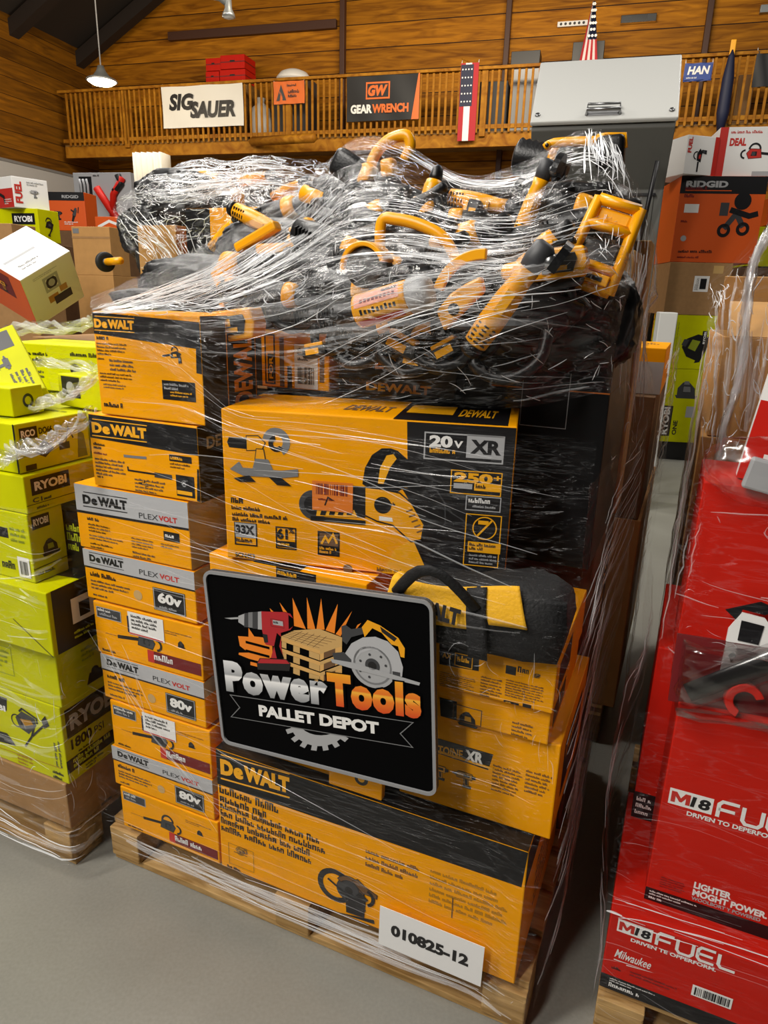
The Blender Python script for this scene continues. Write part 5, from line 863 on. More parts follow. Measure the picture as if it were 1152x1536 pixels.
r = tool('black motor under a yellow arched guard left of the open loop handle', 'saw', 'power_saw'); mb = MB(); mb.lathe([(-.03, .05), (-.028, .052), (.05, .052), (.055, .045)], 'toolblack', 'Y', 24); part(mb, 'motor_housing', r); mb = MB(); mb.prism(ring(0, 0, .066, .053, 15, 190, 16), -.04, .03, 'toolyellow', None, .003); part(mb, 'guard', r); place(r, 552, 402, .02, 0, k=.75)
# folded yellow work stand legs
r = tool('folded yellow zigzag bracket lying across the left of the heap', 'bracket', 'folding_bracket')
for a, b in (((-.17, 0, -.03), (-.06, 0, .03)), ((-.1, 0, -.03), (.0, 0, -.02)), ((.0, 0, -.02), (.045, 0, .045)), ((.045, 0, .045), (.13, 0, -.025)), ((.05, 0, -.03), (.1, 0, .01))):
    mb = MB(); d = Vector(b)-Vector(a); T = Matrix.Translation((Vector(a)+Vector(b))/2) @ Matrix.Rotation(-math.atan2(d.z, d.x), 4, 'Y'); mb.box((0, 0, 0), (d.length+.02, .035, .026), 'toolyellow', .006, T); part(mb, 'bracket_arm', r)
place(r, 440, 360, .01, -4, k=.85)
place(t_grinder('yellow grinder half buried at the upper left of the heap'), 387, 332, .03, -22, 15, 0, .6)
# coupling with a long black tube
def t_pole(label, ln=.5, hinge=True):
    r = tool(label, 'pole tool', 'pole_trimmer'); mb = MB(); mb.tube([(0, 0, 0), (ln, 0, 0)], .016, 'toolblack', 12); part(mb, 'tube', r)
    if hinge:
        mb = MB(); mb.lathe([(-.025, .024), (-.02, .03), (.02, .03), (.025, .022)], 'toolyellow', 'Y', 14, at=(-.01, 0, 0)); mb.prism([(-.06, -.06), (-.02, -.09), (.005, -.03), (-.005, .0), (-.04, .01), (-.075, -.02)], -.02, .02, 'toolyellow', None, .006); part(mb, 'hinge', r)
        mb = MB(); mb.lathe([(-.024, .008), (.024, .008)], 'ink', 'Y', 10, at=(-.035, 0, -.04)); part(mb, 'bolt', r)
    return r
place(t_pole('black pole tool with a yellow hinge at the left of the heap', .27), 352, 394, .04, 8, k=.9)
place(t_pole('plain black tube lying level across the heap under the zigzag bracket', .4, False), 372, 428, .07, 5)
place(t_pole('plain black tube sloping across the centre of the heap', .45, False), 470, 340, .1, -6, k=.8)
place(t_pole('plain black tube high in the heap right of the topmost handle', .4, False), 640, 276, .1, -4, k=.8)
place(t_pole('plain black tube low in the heap above the label canister', .35, False), 400, 412, .06, 9, k=.8)
place(t_pack('yellow battery pack leaning over the bar coded upright carton'), 358, 488, .03, 14, 0, 0, .78, v=.09)
place(t_grinder('small yellow tool end in the left of the heap above the coupling'), 335, 352, .1, 40, 0, 0, .45)
# black bodies filling the heap
protos = []
RB = random.Random(5)
spots = [(420, 318, 15), (505, 330, -12), (560, 300, 8), (665, 330, 5), (735, 340, -6), (840, 292, 4), (850, 310, -10), (860, 335, 15), (450, 400, 6), (520, 428, -8), (640, 425, 14), (690, 400, -15), (420, 440, -6), (490, 470, 12), (530, 470, 8), (610, 480, -5), (690, 475, 10), (800, 440, 20), (560, 485, 4), (660, 490, -8), (750, 485, 6), (380, 430, 8), (780, 358, 10), (760, 292, -5), (640, 380, 20), (570, 335, -14), (760, 400, 30)]+[(RB.randint(480, 830), RB.randint(330, 480), RB.randint(-25, 35)) for _ in range(16)]+[(RB.randint(510, 840), RB.randint(285, 335), RB.randint(-25, 35)) for _ in range(6)]
for i, (x, y, a) in enumerate(spots):
    lb = 'black power tool packed among the others under the film of the heap'
    if i < 6: r = t_black(lb, i); protos.append(r)
    else:
        s0 = protos[i % 6]; r = s0.copy(); COL.objects.link(r)
        for ch in s0.children: c = ch.copy(); COL.objects.link(c); c.parent = r
    r['group'] = 'black tools filling the heap'
    place(r, x, y, RB.uniform(.07, .11), a, RB.uniform(-25, 25), 0, RB.uniform(.55, .8))
# black plastic bags that bulk out the heap
def sackmesh(s, sx, sy, sz):
    bm = bmesh.new(); bmesh.ops.create_icosphere(bm, subdivisions=5, radius=1)
    for v in bm.verts:
        q = v.co*1.6+Vector((s*7.1, 0, 0)); n1 = noise.noise(q); n2 = abs(noise.noise(q*3)); n3 = abs(noise.noise(q*7)); c = v.co; p = Vector([math.copysign(abs(t)**.72, t) for t in c])
        v.co = Vector((p.x*sx, p.y*sy, p.z*sz))*(1+.12*n1-.12*n2-.05*n3)
    mb = MB(); mb.bm(bm, 'bagblack'); return mb
sk = []
bulk = [(240, 450, .30, .12, .1, .03), (310, 440, .46, .2, .12, .10), (425, 400, .62, .2, .15, .13), (540, 350, .78, .16, .15, .16), (650, 370, .80, .18, .16, .13), (770, 370, .78, .18, .16, .13), (875, 360, .76, .13, .15, .14), (450, 440, .46, .18, .16, .09), (560, 470, .48, .2, .16, .11), (700, 470, .48, .2, .16, .11), (810, 480, .48, .16, .16, .11), (600, 492, .44, .2, .15, .06), (720, 492, .46, .18, .14, .06)]
for i, (x, y, v, a, b, c) in enumerate(bulk):
    o = sackmesh(i, a, b, c).build('plastic_sack'); tag(o, 'black plastic sack bulking out the tool heap under the film', 'sack', 'black sacks inside the heap'); o.location = L(*P(x, y, max(v, vf(x, y)+.07+b))); o.rotation_euler = (0, 0, -YAW+.1*(i % 3-1))
o = sackmesh(31, .13, .09, .115).build('plastic_sack'); tag(o, 'shiny crumpled black plastic sack on the tall black carton right of the grinder', 'sack'); o.location = L(*P(866, 484, .40)); o.rotation_euler = (0, 0, -YAW)
# ------------------------------------------------------------------ yellow-green cartons on the left pallet
LG = 'yellow-green cartons on the left pallet'
def ryobi(F, x, y, w, h): F.rect(x, y, x+w, y+h, 'ink', 1); F.text('RYOBI', x+w*.06, y+h*.22, x+w*.94, h*.56, 'white', .045)
def aR1(F, R, T, Lf):
    F.zoom(0, 900, 3.657); F.poly([(-200, 455), (38, 540), (38, 608), (-200, 530)], 'ink', 1); F.text('OBI', -60, 580, 28, 30, 'white', .045); F.disc(92, 660, 34, 'ink', 2, 20, .82); F.poly([(85, 640), (120, 610), (190, 650), (200, 690), (160, 735), (110, 700)], 'dgrey', 2); F.stroke([(105, 610), (120, 595), (200, 650), (205, 680)], .006, 'ink', 3); F.poly([(110, 650), (170, 660), (185, 685), (140, 690)], 'ochre', 3)
    F.stroke([(190, 690), (175, 750), (140, 800)], .006, 'ink', 3); F.poly([(228, 660), (248, 635), (272, 690), (245, 705)], 'ink', 3); F.stroke([(180, 745), (240, 690)], .006, 'ink', 3); F.poly([(-200, 660), (40, 730), (90, 800), (-200, 720)], 'ink', 2); F.lines(285, 750, 330, 900, 2, 'dgrey', vert=True); F.lines(288, 925, 340, 975, 2, 'ink'); F.lines(95, 835, 180, 890, 3, 'ochre'); F.stroke([(-200, 740), (340, 925)], .002, 'ochre', 2)
    R.rect(.03, .56, .998, .93, 'ink', 1); R.text('RYOBI', .06, .64, .45, .2, 'lgrey', .045); R.text('1800', .05, .40, .22, .13, 'ink', .035); R.text('PSI', .24, .40, .32, .1, 'ink', .0); R.lines(.1, .36, .25, .31, 1, 'ink'); R.rect(0, .13, .998, .3, 'ink', 1); R.lines(.05, .285, .36, .15, 2, 'limeprint', 2, .85); R.lines(.14, .11, .3, .03, 2, 'dgrey'); R.stroke([(.45, .08), (.6, .1), (.75, .06), (.9, .11)], .003, 'dgrey')
carton('carton', 'large yellow-green pressure washer carton near the bottom of the left pallet', 'carton', (-.755, -.07, .2935), (.70, .43, .242), 'lime', aR1, group=LG)
carton('carton', 'flat brown carton directly on the left pallet', 'carton', (-.67, -.075, .1425), (.605, .6, .15), 'card', lambda F, R, T, Lf: None)
def aR2(F, R, T, Lf): F.frame(.1, .3, .3, .8, 'olive', .002); F.lines(.12, .75, .28, .4, 4, 'olive'); F.frame(.55, .3, .75, .8, 'olive', .002); F.lines(.57, .75, .73, .4, 4, 'olive'); R.lines(.2, .8, .4, .55, 3, 'olive'); R.disc(.3, .3, .08, 'ink'); R.poly([(.22, .12), (.38, .12), (.35, .3), (.25, .3)], 'ink')
carton('carton', 'plain yellow-green carton under the one with a black end on the left pallet', 'carton', (-.7, -.07, .5375), (.655, .4, .172), 'lime', aR2, group=LG)
def aR3(F, R, T, Lf):
    F.stroke([(.998, 0), (.8, .45)], .0025, 'ink', 2); F.lines(.1, .6, .3, .4, 3, 'olive'); F.lines(.5, .6, .7, .4, 3, 'olive'); F.frame(.3, .3, .45, .6, 'olive', .002)
    R.rect(.04, 0, .998, .998, 'ink'); R.rect(.2, .35, .42, .75, 'white', 2); R.rect(.27, .42, .37, .65, 'ink', 3); R.lines(.2, .25, .4, .1, 2, 'limeprint'); T.poly([(.5, .2), (.998, .3), (.998, .9), (.7, .95)], 'inkbox')
carton('carton', 'yellow-green carton with a black end panel in the middle of the left pallet', 'carton', (-.65, -.10, .7115), (.638, .34, .174), 'lime', aR3, group=LG)
def aR4(F, R, T, Lf): F.rect(.55, .6, .8, .75, 'ink'); F.lines(.82, .8, .97, .55, 3, 'olive'); F.lines(.7, .3, .85, .1, 1, 'ink'); R.rect(.1, .76, .6, .95, 'ink'); R.text('RYOBI', .14, .81, .56, .1, 'white', .04); R.icon('sander', .55, .45, .26, pal=('olive', 'ink', 'dgrey')); R.stroke([(0, .2), (.998, .22)], .002, 'ink', 2); R.lines(.1, .15, .7, .08, 1, 'ink')
c, f = carton('carton', 'small yellow-green carton with a white bar code sticker on the left pallet', 'carton', (-.45, -.07, .887), (.37, .105, .18), 'lime', aR4, group=LG)
sticker(c, f[0], .86, .06, .97, .36, 'white', lambda G: G.barcode(.88, .1, .95, .3), 'barcode_sticker', 'white bar code sticker')
carton('carton', 'black carton with yellow-green lettering tucked behind the small bar coded carton', 'carton', (-.45, .045, .887), (.435, .3, .16), 'inkbox', lambda F, R, T, Lf: (F.lines(.84, .8, .95, .3, 3, 'limeprint', 2, .8), R.text('GAP', .1, .6, .5, .15, 'limeprint', .03), R.lines(.1, .4, .6, .2, 2, 'limeprint')), group=LG)
def aR5(F, R, T, Lf): R.rect(.08, .45, .58, .9, 'ink'); R.text('RYOBI', .12, .56, .54, .24, 'white', .045); R.text('C1', .08, .26, .2, .12, 'dgrey', .02); R.lines(.22, .36, .42, .24, 1, 'dgrey'); R.disc(.75, .4, .12, 'ink', 1, 16, .6); R.stroke([(0, .22), (.998, .22)], .0015, 'ink'); R.lines(.12, .16, .4, .05, 1, 'dgrey'); T.lines(.7, .3, .9, .6, 2, 'olive')
carton('carton', 'yellow-green carton with a black logo patch on its end, above the bar coded one', 'carton', (-.5, -.07, 1.0685), (.425, .23, .094), 'lime', aR5, group=LG)
def aR6(F, R, T, Lf): R.rect(.05, .66, .28, .9, 'ink'); R.text('RCO', .07, .71, .25, .14, 'white', .04); R.text('DO66', .3, .72, .48, .13, 'ink', .03); R.poly([(.22, .35), (.35, .6), (.48, .38), (.35, .22)], 'dgrey'); R.stroke([(.65, .45), (.7, .75), (.76, .5)], .004, 'ink'); R.rect(.55, .3, .7, .45, 'dgrey'); R.poly([(.8, .05), (.95, .05), (.92, .55), (.84, .65)], 'grey'); R.lines(.06, .55, .2, .3, 4, 'olive'); R.lines(.5, .85, .65, .65, 3, 'olive'); R.lines(.8, .85, .98, .65, 3, 'olive'); R.rect(.08, .02, .22, .14, 'ink'); T.rect(.5, .2, .8, .5, 'olive'); T.lines(.3, .9, .9, .7, 2, 'ink'); F.rect(.985, .0, .998, .998, 'ink')
carton('carton', 'tall yellow-green carton with many tool pictures on its end, left of the yellow column', 'carton', (-.48, -.06, 1.165), (.385, .22, .12), 'lime', aR6, group=LG)
for (u, v, z, w, d, h, lb) in ((-.9, .16, 1.166, .42, .6, .12, 'yellow-green carton lying deep in the left load under the tilted one'), (-.46, .18, 1.166, .44, .5, .115, 'yellow-green carton lying behind the one with many tool pictures'), (-1.2, .54, .1425, 1.15, .38, .55, 'large yellow-green carton at the back of the left pallet'), (-1.2, .54, .70, 1.15, .38, .36, 'second yellow-green carton at the back of the left pallet')):
    carton('carton', lb, 'carton', (u, v, z), (w, d, h), 'lime', None, group=LG)
carton('carton', 'yellow-green carton cut off by the left edge beside the tilted one', 'carton', (-.42, -.03, 1.288), (.26, .1, .07), 'lime', lambda F, R, T, Lf: (R.disc(.5, .5, .25, 'ink', 1, 18, .6), T.lines(.3, .3, .8, .5, 1, 'ink')), rot=.1, group=LG)
def aT(F, R, T, Lf): F.text('RYOBI', .2, .62, .5, .18, 'ink', .04); F.rect(.62, .1, .72, .9, 'white'); F.icon('drill', .3, .3, .25, pal=('dgrey', 'ink', 'dgrey')); F.rect(.75, .55, .97, .75, 'ink'); F.lines(.5, .5, .9, .15, 4, 'ink'); T.icon('drill', .5, .5, .3, pal=('dgrey', 'ink', 'dgrey')); T.rect(.05, .55, .3, .85, 'ink'); T.lines(.65, .9, .95, .5, 4, 'ink'); T.lines(.1, .4, .4, .15, 3, 'olive')
p = P(45, 572, .16); M = Matrix.Translation(L(*P(-38, 540, .12))) @ Matrix.Rotation(-YAW-.35, 4, 'Z') @ Matrix.Rotation(radians(40), 4, 'Y') @ Matrix.Rotation(radians(28), 4, 'X')
carton('carton', 'yellow-green carton tilted steeply down to the right on top of the left load', 'carton', None, (.235, .13, .075), 'lime', aT, M=M, group=LG)
def aRb(F, R, T, Lf):
    for i, x in enumerate((.42, .6, .78)): F.disc(x, .5+.03*i, .13, 'ink', 1, 16); F.disc(x, .42+.03*i, .07, 'grey', 2, 12)
    F.lines(.05, .85, .3, .6, 2, 'ink'); F.lines(.05, .45, .25, .15, 3, 'dgrey'); F.lines(.4, .9, .8, .75, 1, 'ink')
a = P(22, 560, .36); carton('carton', 'long yellow-green carton with three round tool pictures across the back of the left load', 'carton', (-.62, .36, 1.288), (.62, .2, .14), 'lime', aRb, rot=.08, group=LG)
carton('carton', 'yellow-green carton with a black logo square beside the tilted one', 'carton', (-.22, .19, 1.288), (.3, .15, .085), 'lime', lambda F, R, T, Lf: (F.rect(.05, .3, .3, .95, 'ink'), F.disc(.17, .6, .2, 'lgrey', 2, 12), F.icon('blower', .7, .4, .4, pal=('olive', 'ink', 'dgrey'))), rot=-.12, group=LG)
# white carton tipped on its corner
d = 2.75; c0 = AT(30, 421, d); e1 = AT(105, 376, d+.13)-c0; e2 = min((AT(58, 490, d+k_*.005)-c0 for k_ in range(-60, 60)), key=lambda q_: abs(q_.dot(e1))); X = e1.normalized(); Z = -(e2-X*e2.dot(X)).normalized(); Y = Z.cross(X)
w, h, dp = e1.length, e2.length, .26; M = Matrix((X, Y, Z)).transposed().to_4x4(); M.translation = c0-Z*h
def aW(F, R, T, Lf): F.frame(.35, .5, .65, .8, 'lgrey', .012); F.disc(.5, .65, .12, 'ink', 1, 18); F.disc(.5, .65, .07, 'lgrey', 2, 14); F.lines(.2, .9, .75, .84, 2, 'lgrey'); F.rect(.35, .28, .55, .42, 'ochre'); F.rect(.45, .2, .8, .36, 'ink', 2); F.rect(.6, .38, .75, .5, 'tan'); Lf.rect(0, 0, .998, .998, 'obox'); Lf.rect(.2, .45, .7, .9, 'dkred', 2); Lf.icon('drill', .45, .6, .25, ly=3); T.rect(.1, .45, .7, .5, 'lgrey'); T.lines(.2, .3, .6, .15, 2, 'grey')
carton('carton', 'white carton with an orange side tipped on its corner behind the left load', 'carton', None, (w, dp, h), 'white', aW, M=M)
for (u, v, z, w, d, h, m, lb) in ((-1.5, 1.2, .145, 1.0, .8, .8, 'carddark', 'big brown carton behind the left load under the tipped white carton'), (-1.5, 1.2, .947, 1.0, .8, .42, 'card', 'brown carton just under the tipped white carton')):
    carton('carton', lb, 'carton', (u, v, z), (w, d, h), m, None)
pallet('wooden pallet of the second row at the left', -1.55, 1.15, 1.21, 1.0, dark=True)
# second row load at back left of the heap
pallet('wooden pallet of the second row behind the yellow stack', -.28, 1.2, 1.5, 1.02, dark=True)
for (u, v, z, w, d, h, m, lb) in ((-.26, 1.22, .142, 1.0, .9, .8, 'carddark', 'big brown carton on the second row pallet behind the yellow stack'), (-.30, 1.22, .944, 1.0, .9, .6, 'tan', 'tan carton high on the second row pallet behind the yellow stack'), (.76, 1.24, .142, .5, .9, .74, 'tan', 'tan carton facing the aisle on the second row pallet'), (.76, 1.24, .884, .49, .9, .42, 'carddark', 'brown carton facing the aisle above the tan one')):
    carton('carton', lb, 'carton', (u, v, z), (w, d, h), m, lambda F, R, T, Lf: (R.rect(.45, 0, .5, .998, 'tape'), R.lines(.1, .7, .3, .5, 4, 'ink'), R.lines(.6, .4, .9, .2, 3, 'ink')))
def aS(F, R, T, Lf): F.rect(0, .0, .998, .7, 'lgrey'); F.rect(.2, .1, .5, .6, 'dgrey', 2); F.rect(.25, .15, .4, .5, 'obox', 3); T.lines(.4, .8, .9, .3, 3, 'carddark')
carton('carton', 'yellow topped carton with a grey band at the aisle behind the wrapped stack', 'carton', (.9, 1.3, 1.306), (.36, .4, .15), 'yellow', aS)
# left rear mound under film
LM = 'tools and cartons on the rear left load'
def aQ(F, R, T, Lf): F.rect(.0, .3, .35, .998, 'inkbox'); F.icon('saw', .6, .6, .25, pal=('toolyellow', 'ink', 'grey')); F.lines(.4, .3, .9, .1, 2, 'ink')
q = P(276, 372, 1.22); carton('carton', 'yellow carton with a saw picture standing in the rear left load', 'carton', (q.x, 1.24, 1.546), (.34, .25, .36), 'yellow', aQ)
q = P(172, 440, 1.22); carton('carton', 'tan carton at the left corner of the rear left load above the wheel', 'carton', (-.86, 1.24, 1.546), (.2, .3, .3), 'tan', lambda F, R, T, Lf: None)
carton('carton', 'grey tool carton lying along the top of the rear left load', 'carton', (-.5, 1.5, 1.92), (.7, .3, .1), 'dgrey', lambda F, R, T, Lf: (F.rect(.3, .3, .7, .7, 'ochre'),))
carton('carton', 'pale carton at the right of the rear left load crest', 'carton', (-.12, 1.5, 1.92), (.4, .3, .12), 'lgrey', lambda F, R, T, Lf: (F.rect(.5, .2, .9, .8, 'ochre'),), rot=-.1) if False else None
carton('carton', 'tan carton under the grey tool carton on the rear left load', 'carton', (-.3, 1.52, 1.546), (.75, .5, .372), 'tan', lambda F, R, T, Lf: (F.rect(.1, .4, .5, .9, 'dgrey'), F.rect(.6, .5, .8, .9, 'ochre')))
for i, (x, y, v, a, b, c) in enumerate(((228, 350, 1.42, .14, .12, .12), (275, 305, 1.5, .18, .18, .13), (255, 390, 1.40, .14, .12, .12))):
    o = sackmesh(50+i, a, b, c).build('plastic_sack'); tag(o, 'black plastic sack bulging in the rear left load', 'sack', 'black sacks in the rear left load'); o.location = L(*P(x, y, v)); o.rotation_euler = (0, 0, -YAW)
for (x, y, v, a, lb) in ((380, 268, 1.5, 8, 'yellow grinder near the crest of the rear left load'), (310, 264, 1.6, -10, 'yellow and black grinder left of the rear load crest'), (430, 285, 1.45, 20, 'yellow grinder low on the rear load right of the saw carton')):
    place(t_grinder(lb), x, y, 0, a, 0, 0, .55, v)['group'] = 'grinders on the rear left load'
r = empty('caster_wheel', 'black wheel on a yellow arm sticking out at the left of the rear load', 'wheel'); mb = MB(); mb.lathe([(-.025, .05), (-.022, .075), (-.012, .082), (.012, .082), (.022, .075), (.025, .05)], 'rubber', 'X', 28); part(mb, 'tyre', r); mb = MB(); mb.lathe([(-.03, .03), (.035, .03)], 'dgrey', 'X', 16); part(mb, 'hub', r); mb = MB(); mb.tube([(.02, 0, 0), (.22, .05, .01)], .03, 'toolyellow', 8); part(mb, 'axle_arm', r); place(r, 158, 393, 0, 0, 0, -25, .5, 1.2)
# ------------------------------------------------------------------ red cartons at right
def m18(F, x0, x1, y, h, fx, sub, wf):
    F.poly([(x0, y), (x1, y), (x1, y+h), (x0, y+h)], 'white', 1); q = lambda a, b: (x0+(x1-x0)*a, y+h*b); F.poly([q(.05, .16), q(.15, .16), q(.15, .55), q(.25, .25), q(.3, .25), q(.39, .55), q(.39, .16), q(.49, .16), q(.49, .84), q(.37, .84), q(.275, .5), q(.17, .84), q(.05, .84)], 'rprint', 2); F.text('18', x0+(x1-x0)*.5, y+h*.16, x1-(x1-x0)*.05, h*.66, 'ink', .04, .1)
    lw = h*F.h*.17; g = fx[0]; u = fx[1]
    def S(pts): F.stroke([(g+px*u, y+py*h) for px, py in pts], lw, 'white', 2)
    lw *= 1.15; S([(.05, 0), (.05, .8), (.2, 1), (.95, 1)]); S([(.05, .5), (.8, .5)]); g += u*1.12; S([(.05, 1), (.05, .2), (.2, 0), (.75, 0), (.9, .2), (.9, 1)]); g += u*1.12; S([(.95, 0), (.2, 0), (.05, .2), (.05, .8), (.2, 1), (.95, 1)]); S([(.05, .5), (.85, .5)]); g += u*1.12; S([(.05, 1), (.05, .2), (.2, 0), (.95, 0)])
    F.text(sub, wf[0], y-h*.45, wf[1], h*.28, 'white', .035)
def aM1(F, R, T, Lf):
    m18(F, .018, .092, .80, .16, (.1, .037), 'DRIVEN TE OPPERFORM.', (.05, .225)); F.rect(0, 0, .998, .19, 'ink', 1); F.lines(.02, .17, .13, .11, 2, 'white'); F.lines(.02, .1, .11, .03, 1, 'white', fill=.8); F.text('Milwaukee', .022, .46, .1, .11, 'white', .01, .35); F.stroke([(.022, .42), (.105, .43), (.05, .40)], .0025, 'white'); F.lines(.02, .34, .05, .28, 1, 'ink'); F.lines(.06, .36, .16, .28, 2, 'dkred')
cM1, fM1 = carton('carton', 'lowest red carton, with a bar code sticker, resting on the right pallet', 'carton', (1.353, .08, .1425), (.95, .42, .208), 'red', aM1)
sticker(cM1, fM1[0], .188, .34, .268, .48, 'white', lambda G: G.barcode(.193, .36, .263, .46), 'barcode_sticker', 'white bar code sticker')
def aM2(F, R, T, Lf):
    m18(F, .015, .112, .53, .078, (.122, .047), 'DRIVEN TO DEPERFORM', (.06, .26)); F.rect(0, 0, .998, .068, 'ink', 1); F.lines(.01, .06, .13, .03, 2, 'white'); F.lines(.01, .028, .08, .008, 1, 'white', fill=.8)
    F.lines(.03, .15, .09, .09, 5, 'dkred'); F.text('LIGHTER', .106, .142, .19, .034, 'white', .045); F.text('MOGHT POWER.', .106, .102, .272, .034, 'white', .045); F.text('WOOLBORT Y POWERED', .106, .078, .26, .018, 'lgrey', .03)
cM2, _ = carton('carton', 'large red carton with big white lettering standing on the lowest red one', 'carton', (1.415, .148, .3525), (.85, .25, .487), 'red', aM2)
carton('carton', 'red carton showing only its left end behind the large lettered one', 'carton', (1.366, .402, .3525), (.85, .42, .48), 'red', lambda F, R, T, Lf: (F.rect(0, 0, .998, .16, 'ink'), Lf.rect(0, 0, .998, .16, 'ink'), F.lines(.008, .14, .05, .02, 3, 'white'), Lf.frame(.85, .2, .93, .3, 'dkred', .004)))
def aM3(F, R, T, Lf): F.rect(0, 0, .998, .1, 'ink'); F.lines(.02, .09, .12, .02, 3, 'white')
cM3, _ = carton('carton', 'large plain red carton leaning behind the clear wrench package', 'carton', (1.396, .235, .861), (.85, .3, .41), 'red', aM3, eul=(-.05, 0, -YAW))
# clear package with a wrench
cp = empty('wrench_package', 'clear plastic package holding a black adjustable wrench on the red cartons', 'package'); cp.matrix_world = Matrix.Translation(L(1.41, .12, .845)) @ Matrix.Rotation(-YAW+.1, 4, 'Z') @ Matrix.Rotation(-.2, 4, 'X')
mb = MB(); mb.box((.22, .045, .07), (.46, .004, .14), 'dkred', .001); mb.prism([(.075, .07), (.15, .09), (.165, .165), (.14, .195), (.10, .20), (.08, .165)], .043, .049, 'white'); mb.prism([(.098, .145), (.135, .142), (.14, .18), (.10, .185)], .041, .043, 'ink'); mb.prism([(.092, .10), (.1, .112), (.094, .122), (.086, .112)], .041, .043, 'ink'); mb.prism([(.095, .18), (.07, .20), (.13, .225), (.16, .215), (.14, .2), (.1, .205)], .047, .051, 'ink'); part(mb, 'backing_card', cp)
mb = MB(); T = Matrix.Translation((.02, .02, .03)) @ Matrix.Rotation(-radians(33), 4, 'Y'); mb.tube([(0, 0, 0), (.35, 0, 0), (.6, 0, .0)], [.019, .022, .026], 'toolblack', 10, T, flat=.6); part(mb, 'wrench_handle', cp)
mb = MB()
for k in range(3): mb.prism(ring(.12+k*.1, .035, .035, .02, 20, 250, 10), .01, .035, 'red', None, .002)
part(mb, 'socket_row', cp)
mb = MB(); mb.tube([T @ Vector((-.02, 0, 0)), T @ Vector((.0, 0, 0)), T @ Vector((.35, 0, 0)), T @ Vector((.62, 0, 0))], [.018, .034, .036, .04], 'filmclear', 16, flat=.75)
bm = bmesh.new(); bmesh.ops.create_cube(bm, size=1); bmesh.ops.subdivide_edges(bm, edges=bm.edges[:], cuts=10, use_grid_fill=True)
for v in bm.verts: c = v.co; n_ = noise.noise(c*9)*.012; v.co = Vector((.235+c.x*.47, .0+c.y*.07*(1-.4*abs(c.x))+n_, .065+c.z*.13+n_))
mb.bm(bm, 'filmclear'); part(mb, 'clear_shell', cp)
# upright retail card
def aK(F, R, T, Lf): F.rect(0, .42, .998, .998, 'white'); F.rect(0, 0, .998, .42, 'red'); F.text('EX', .25, .70, .6, .085, 'rprint', .06); F.text('EC', .25, .58, .6, .085, 'rprint', .06); F.lines(.22, .56, .95, .54, 1, 'rprint'); F.text('Mil', .25, .48, .6, .05, 'rprint', .03, .2); F.lines(.25, .46, .95, .43, 1, 'rprint'); F.lines(.3, .9, .9, .82, 3, 'rprint'); F.text('MAC', .2, .36, .7, .035, 'white', .03, .2); F.lines(.2, .31, .95, .24, 2, 'white'); F.lines(.18, .21, .95, .17, 1, 'white'); F.rect(.16, .03, .8, .15, 'white', 2); F.text('M', .22, .055, .5, .075, 'rprint', .07, 0, 3)
carton('retail_package', 'white and red retail package leaning upright at the right edge', 'package', (1.455, .32, 1.272), (.22, .06, .37), 'white', aK, eul=(-.1, .12, -YAW-.05))
r = empty('blister_bubble', 'clear rounded plastic bubble lying at the foot of the white and red package', 'package'); bm = bmesh.new(); bmesh.ops.create_icosphere(bm, subdivisions=4, radius=1)
for v in bm.verts: c = v.co; k = 1+.1*noise.noise(c*4); v.co = Vector((c.x*.11*k, c.y*.05*k, c.z*.065*k))
mb = MB(); mb.bm(bm, 'filmclear'); part(mb, 'shell', r); mb = MB(); mb.box((.02, .02, -.01), (.1, .02, .06), 'lgrey', .005); part(mb, 'insert', r); place(r, 1150, 710, 0, -10, 0, 0, 1, .22)
# load behind the red cartons
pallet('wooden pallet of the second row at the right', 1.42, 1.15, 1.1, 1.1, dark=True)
for (u, v, z, w, d, h, m, lb) in ((1.40, 1.17, .142, 1.05, 1.0, .7, 'card', 'brown carton low on the second row pallet at right'), (1.40, 1.17, .844, 1.05, 1.0, .36, 'tan', 'tan carton in the middle of the second row pallet at right')):
    carton('carton', lb, 'carton', (u, v, z), (w, d, h), m, lambda F, R, T, Lf: (Lf.lines(.1, .7, .4, .4, 5, 'carddark'), Lf.rect(.48, 0, .52, .998, 'tape'), F.lines(.05, .8, .3, .4, 4, 'carddark')))
oc = empty('open_carton', 'open brown carton under film behind the red cartons at right', 'carton'); oc.matrix_world = Matrix.Translation(L(1.42, 1.18, 1.207)) @ Matrix.Rotation(-YAW+.05, 4, 'Z')
mb = MB(); w, d, h = .55, .6, .30
for c, s in (((w/2, 0, h/2), (w, .008, h)), ((w/2, d, h/2), (w, .008, h)), ((0, d/2, h/2), (.008, d, h)), ((w, d/2, h/2), (.008, d, h)), ((w/2, d/2, .005), (w, d, .008))): mb.box(c, s, 'tan', .002)
part(mb, 'carton_body', oc)
for T in (Matrix.Translation((w/2, -.0, h)) @ Matrix.Rotation(radians(-60), 4, 'X'), Matrix.Translation((w/2, d, h)) @ Matrix.Rotation(radians(20), 4, 'X')):
    mb = MB(); mb.box((0, 0, .1), (w*.95, .006, .2), 'tan', .001, T); part(mb, 'flap', oc)
for i, (x, m, lb) in enumerate(((.08, 'toolyellow', 'yellow tool end sticking up in the open carton at right'), (.28, 'toolblack', 'black tool end sticking up in the open carton at right'), (.42, 'card', 'brown packing tube standing in the open carton at right'))):
    mb = MB(); mb.lathe([(0, .05), (.2, .055), (.3, .045), (.34, .02)], m, 'Z', 16); o = mb.build('packing_tube' if m == 'card' else 'power_tool'); o.matrix_world = oc.matrix_world @ Matrix.Translation((x+.05, .15+.1*i, .012)); tag(o, lb, 'tube' if m == 'card' else 'tool')
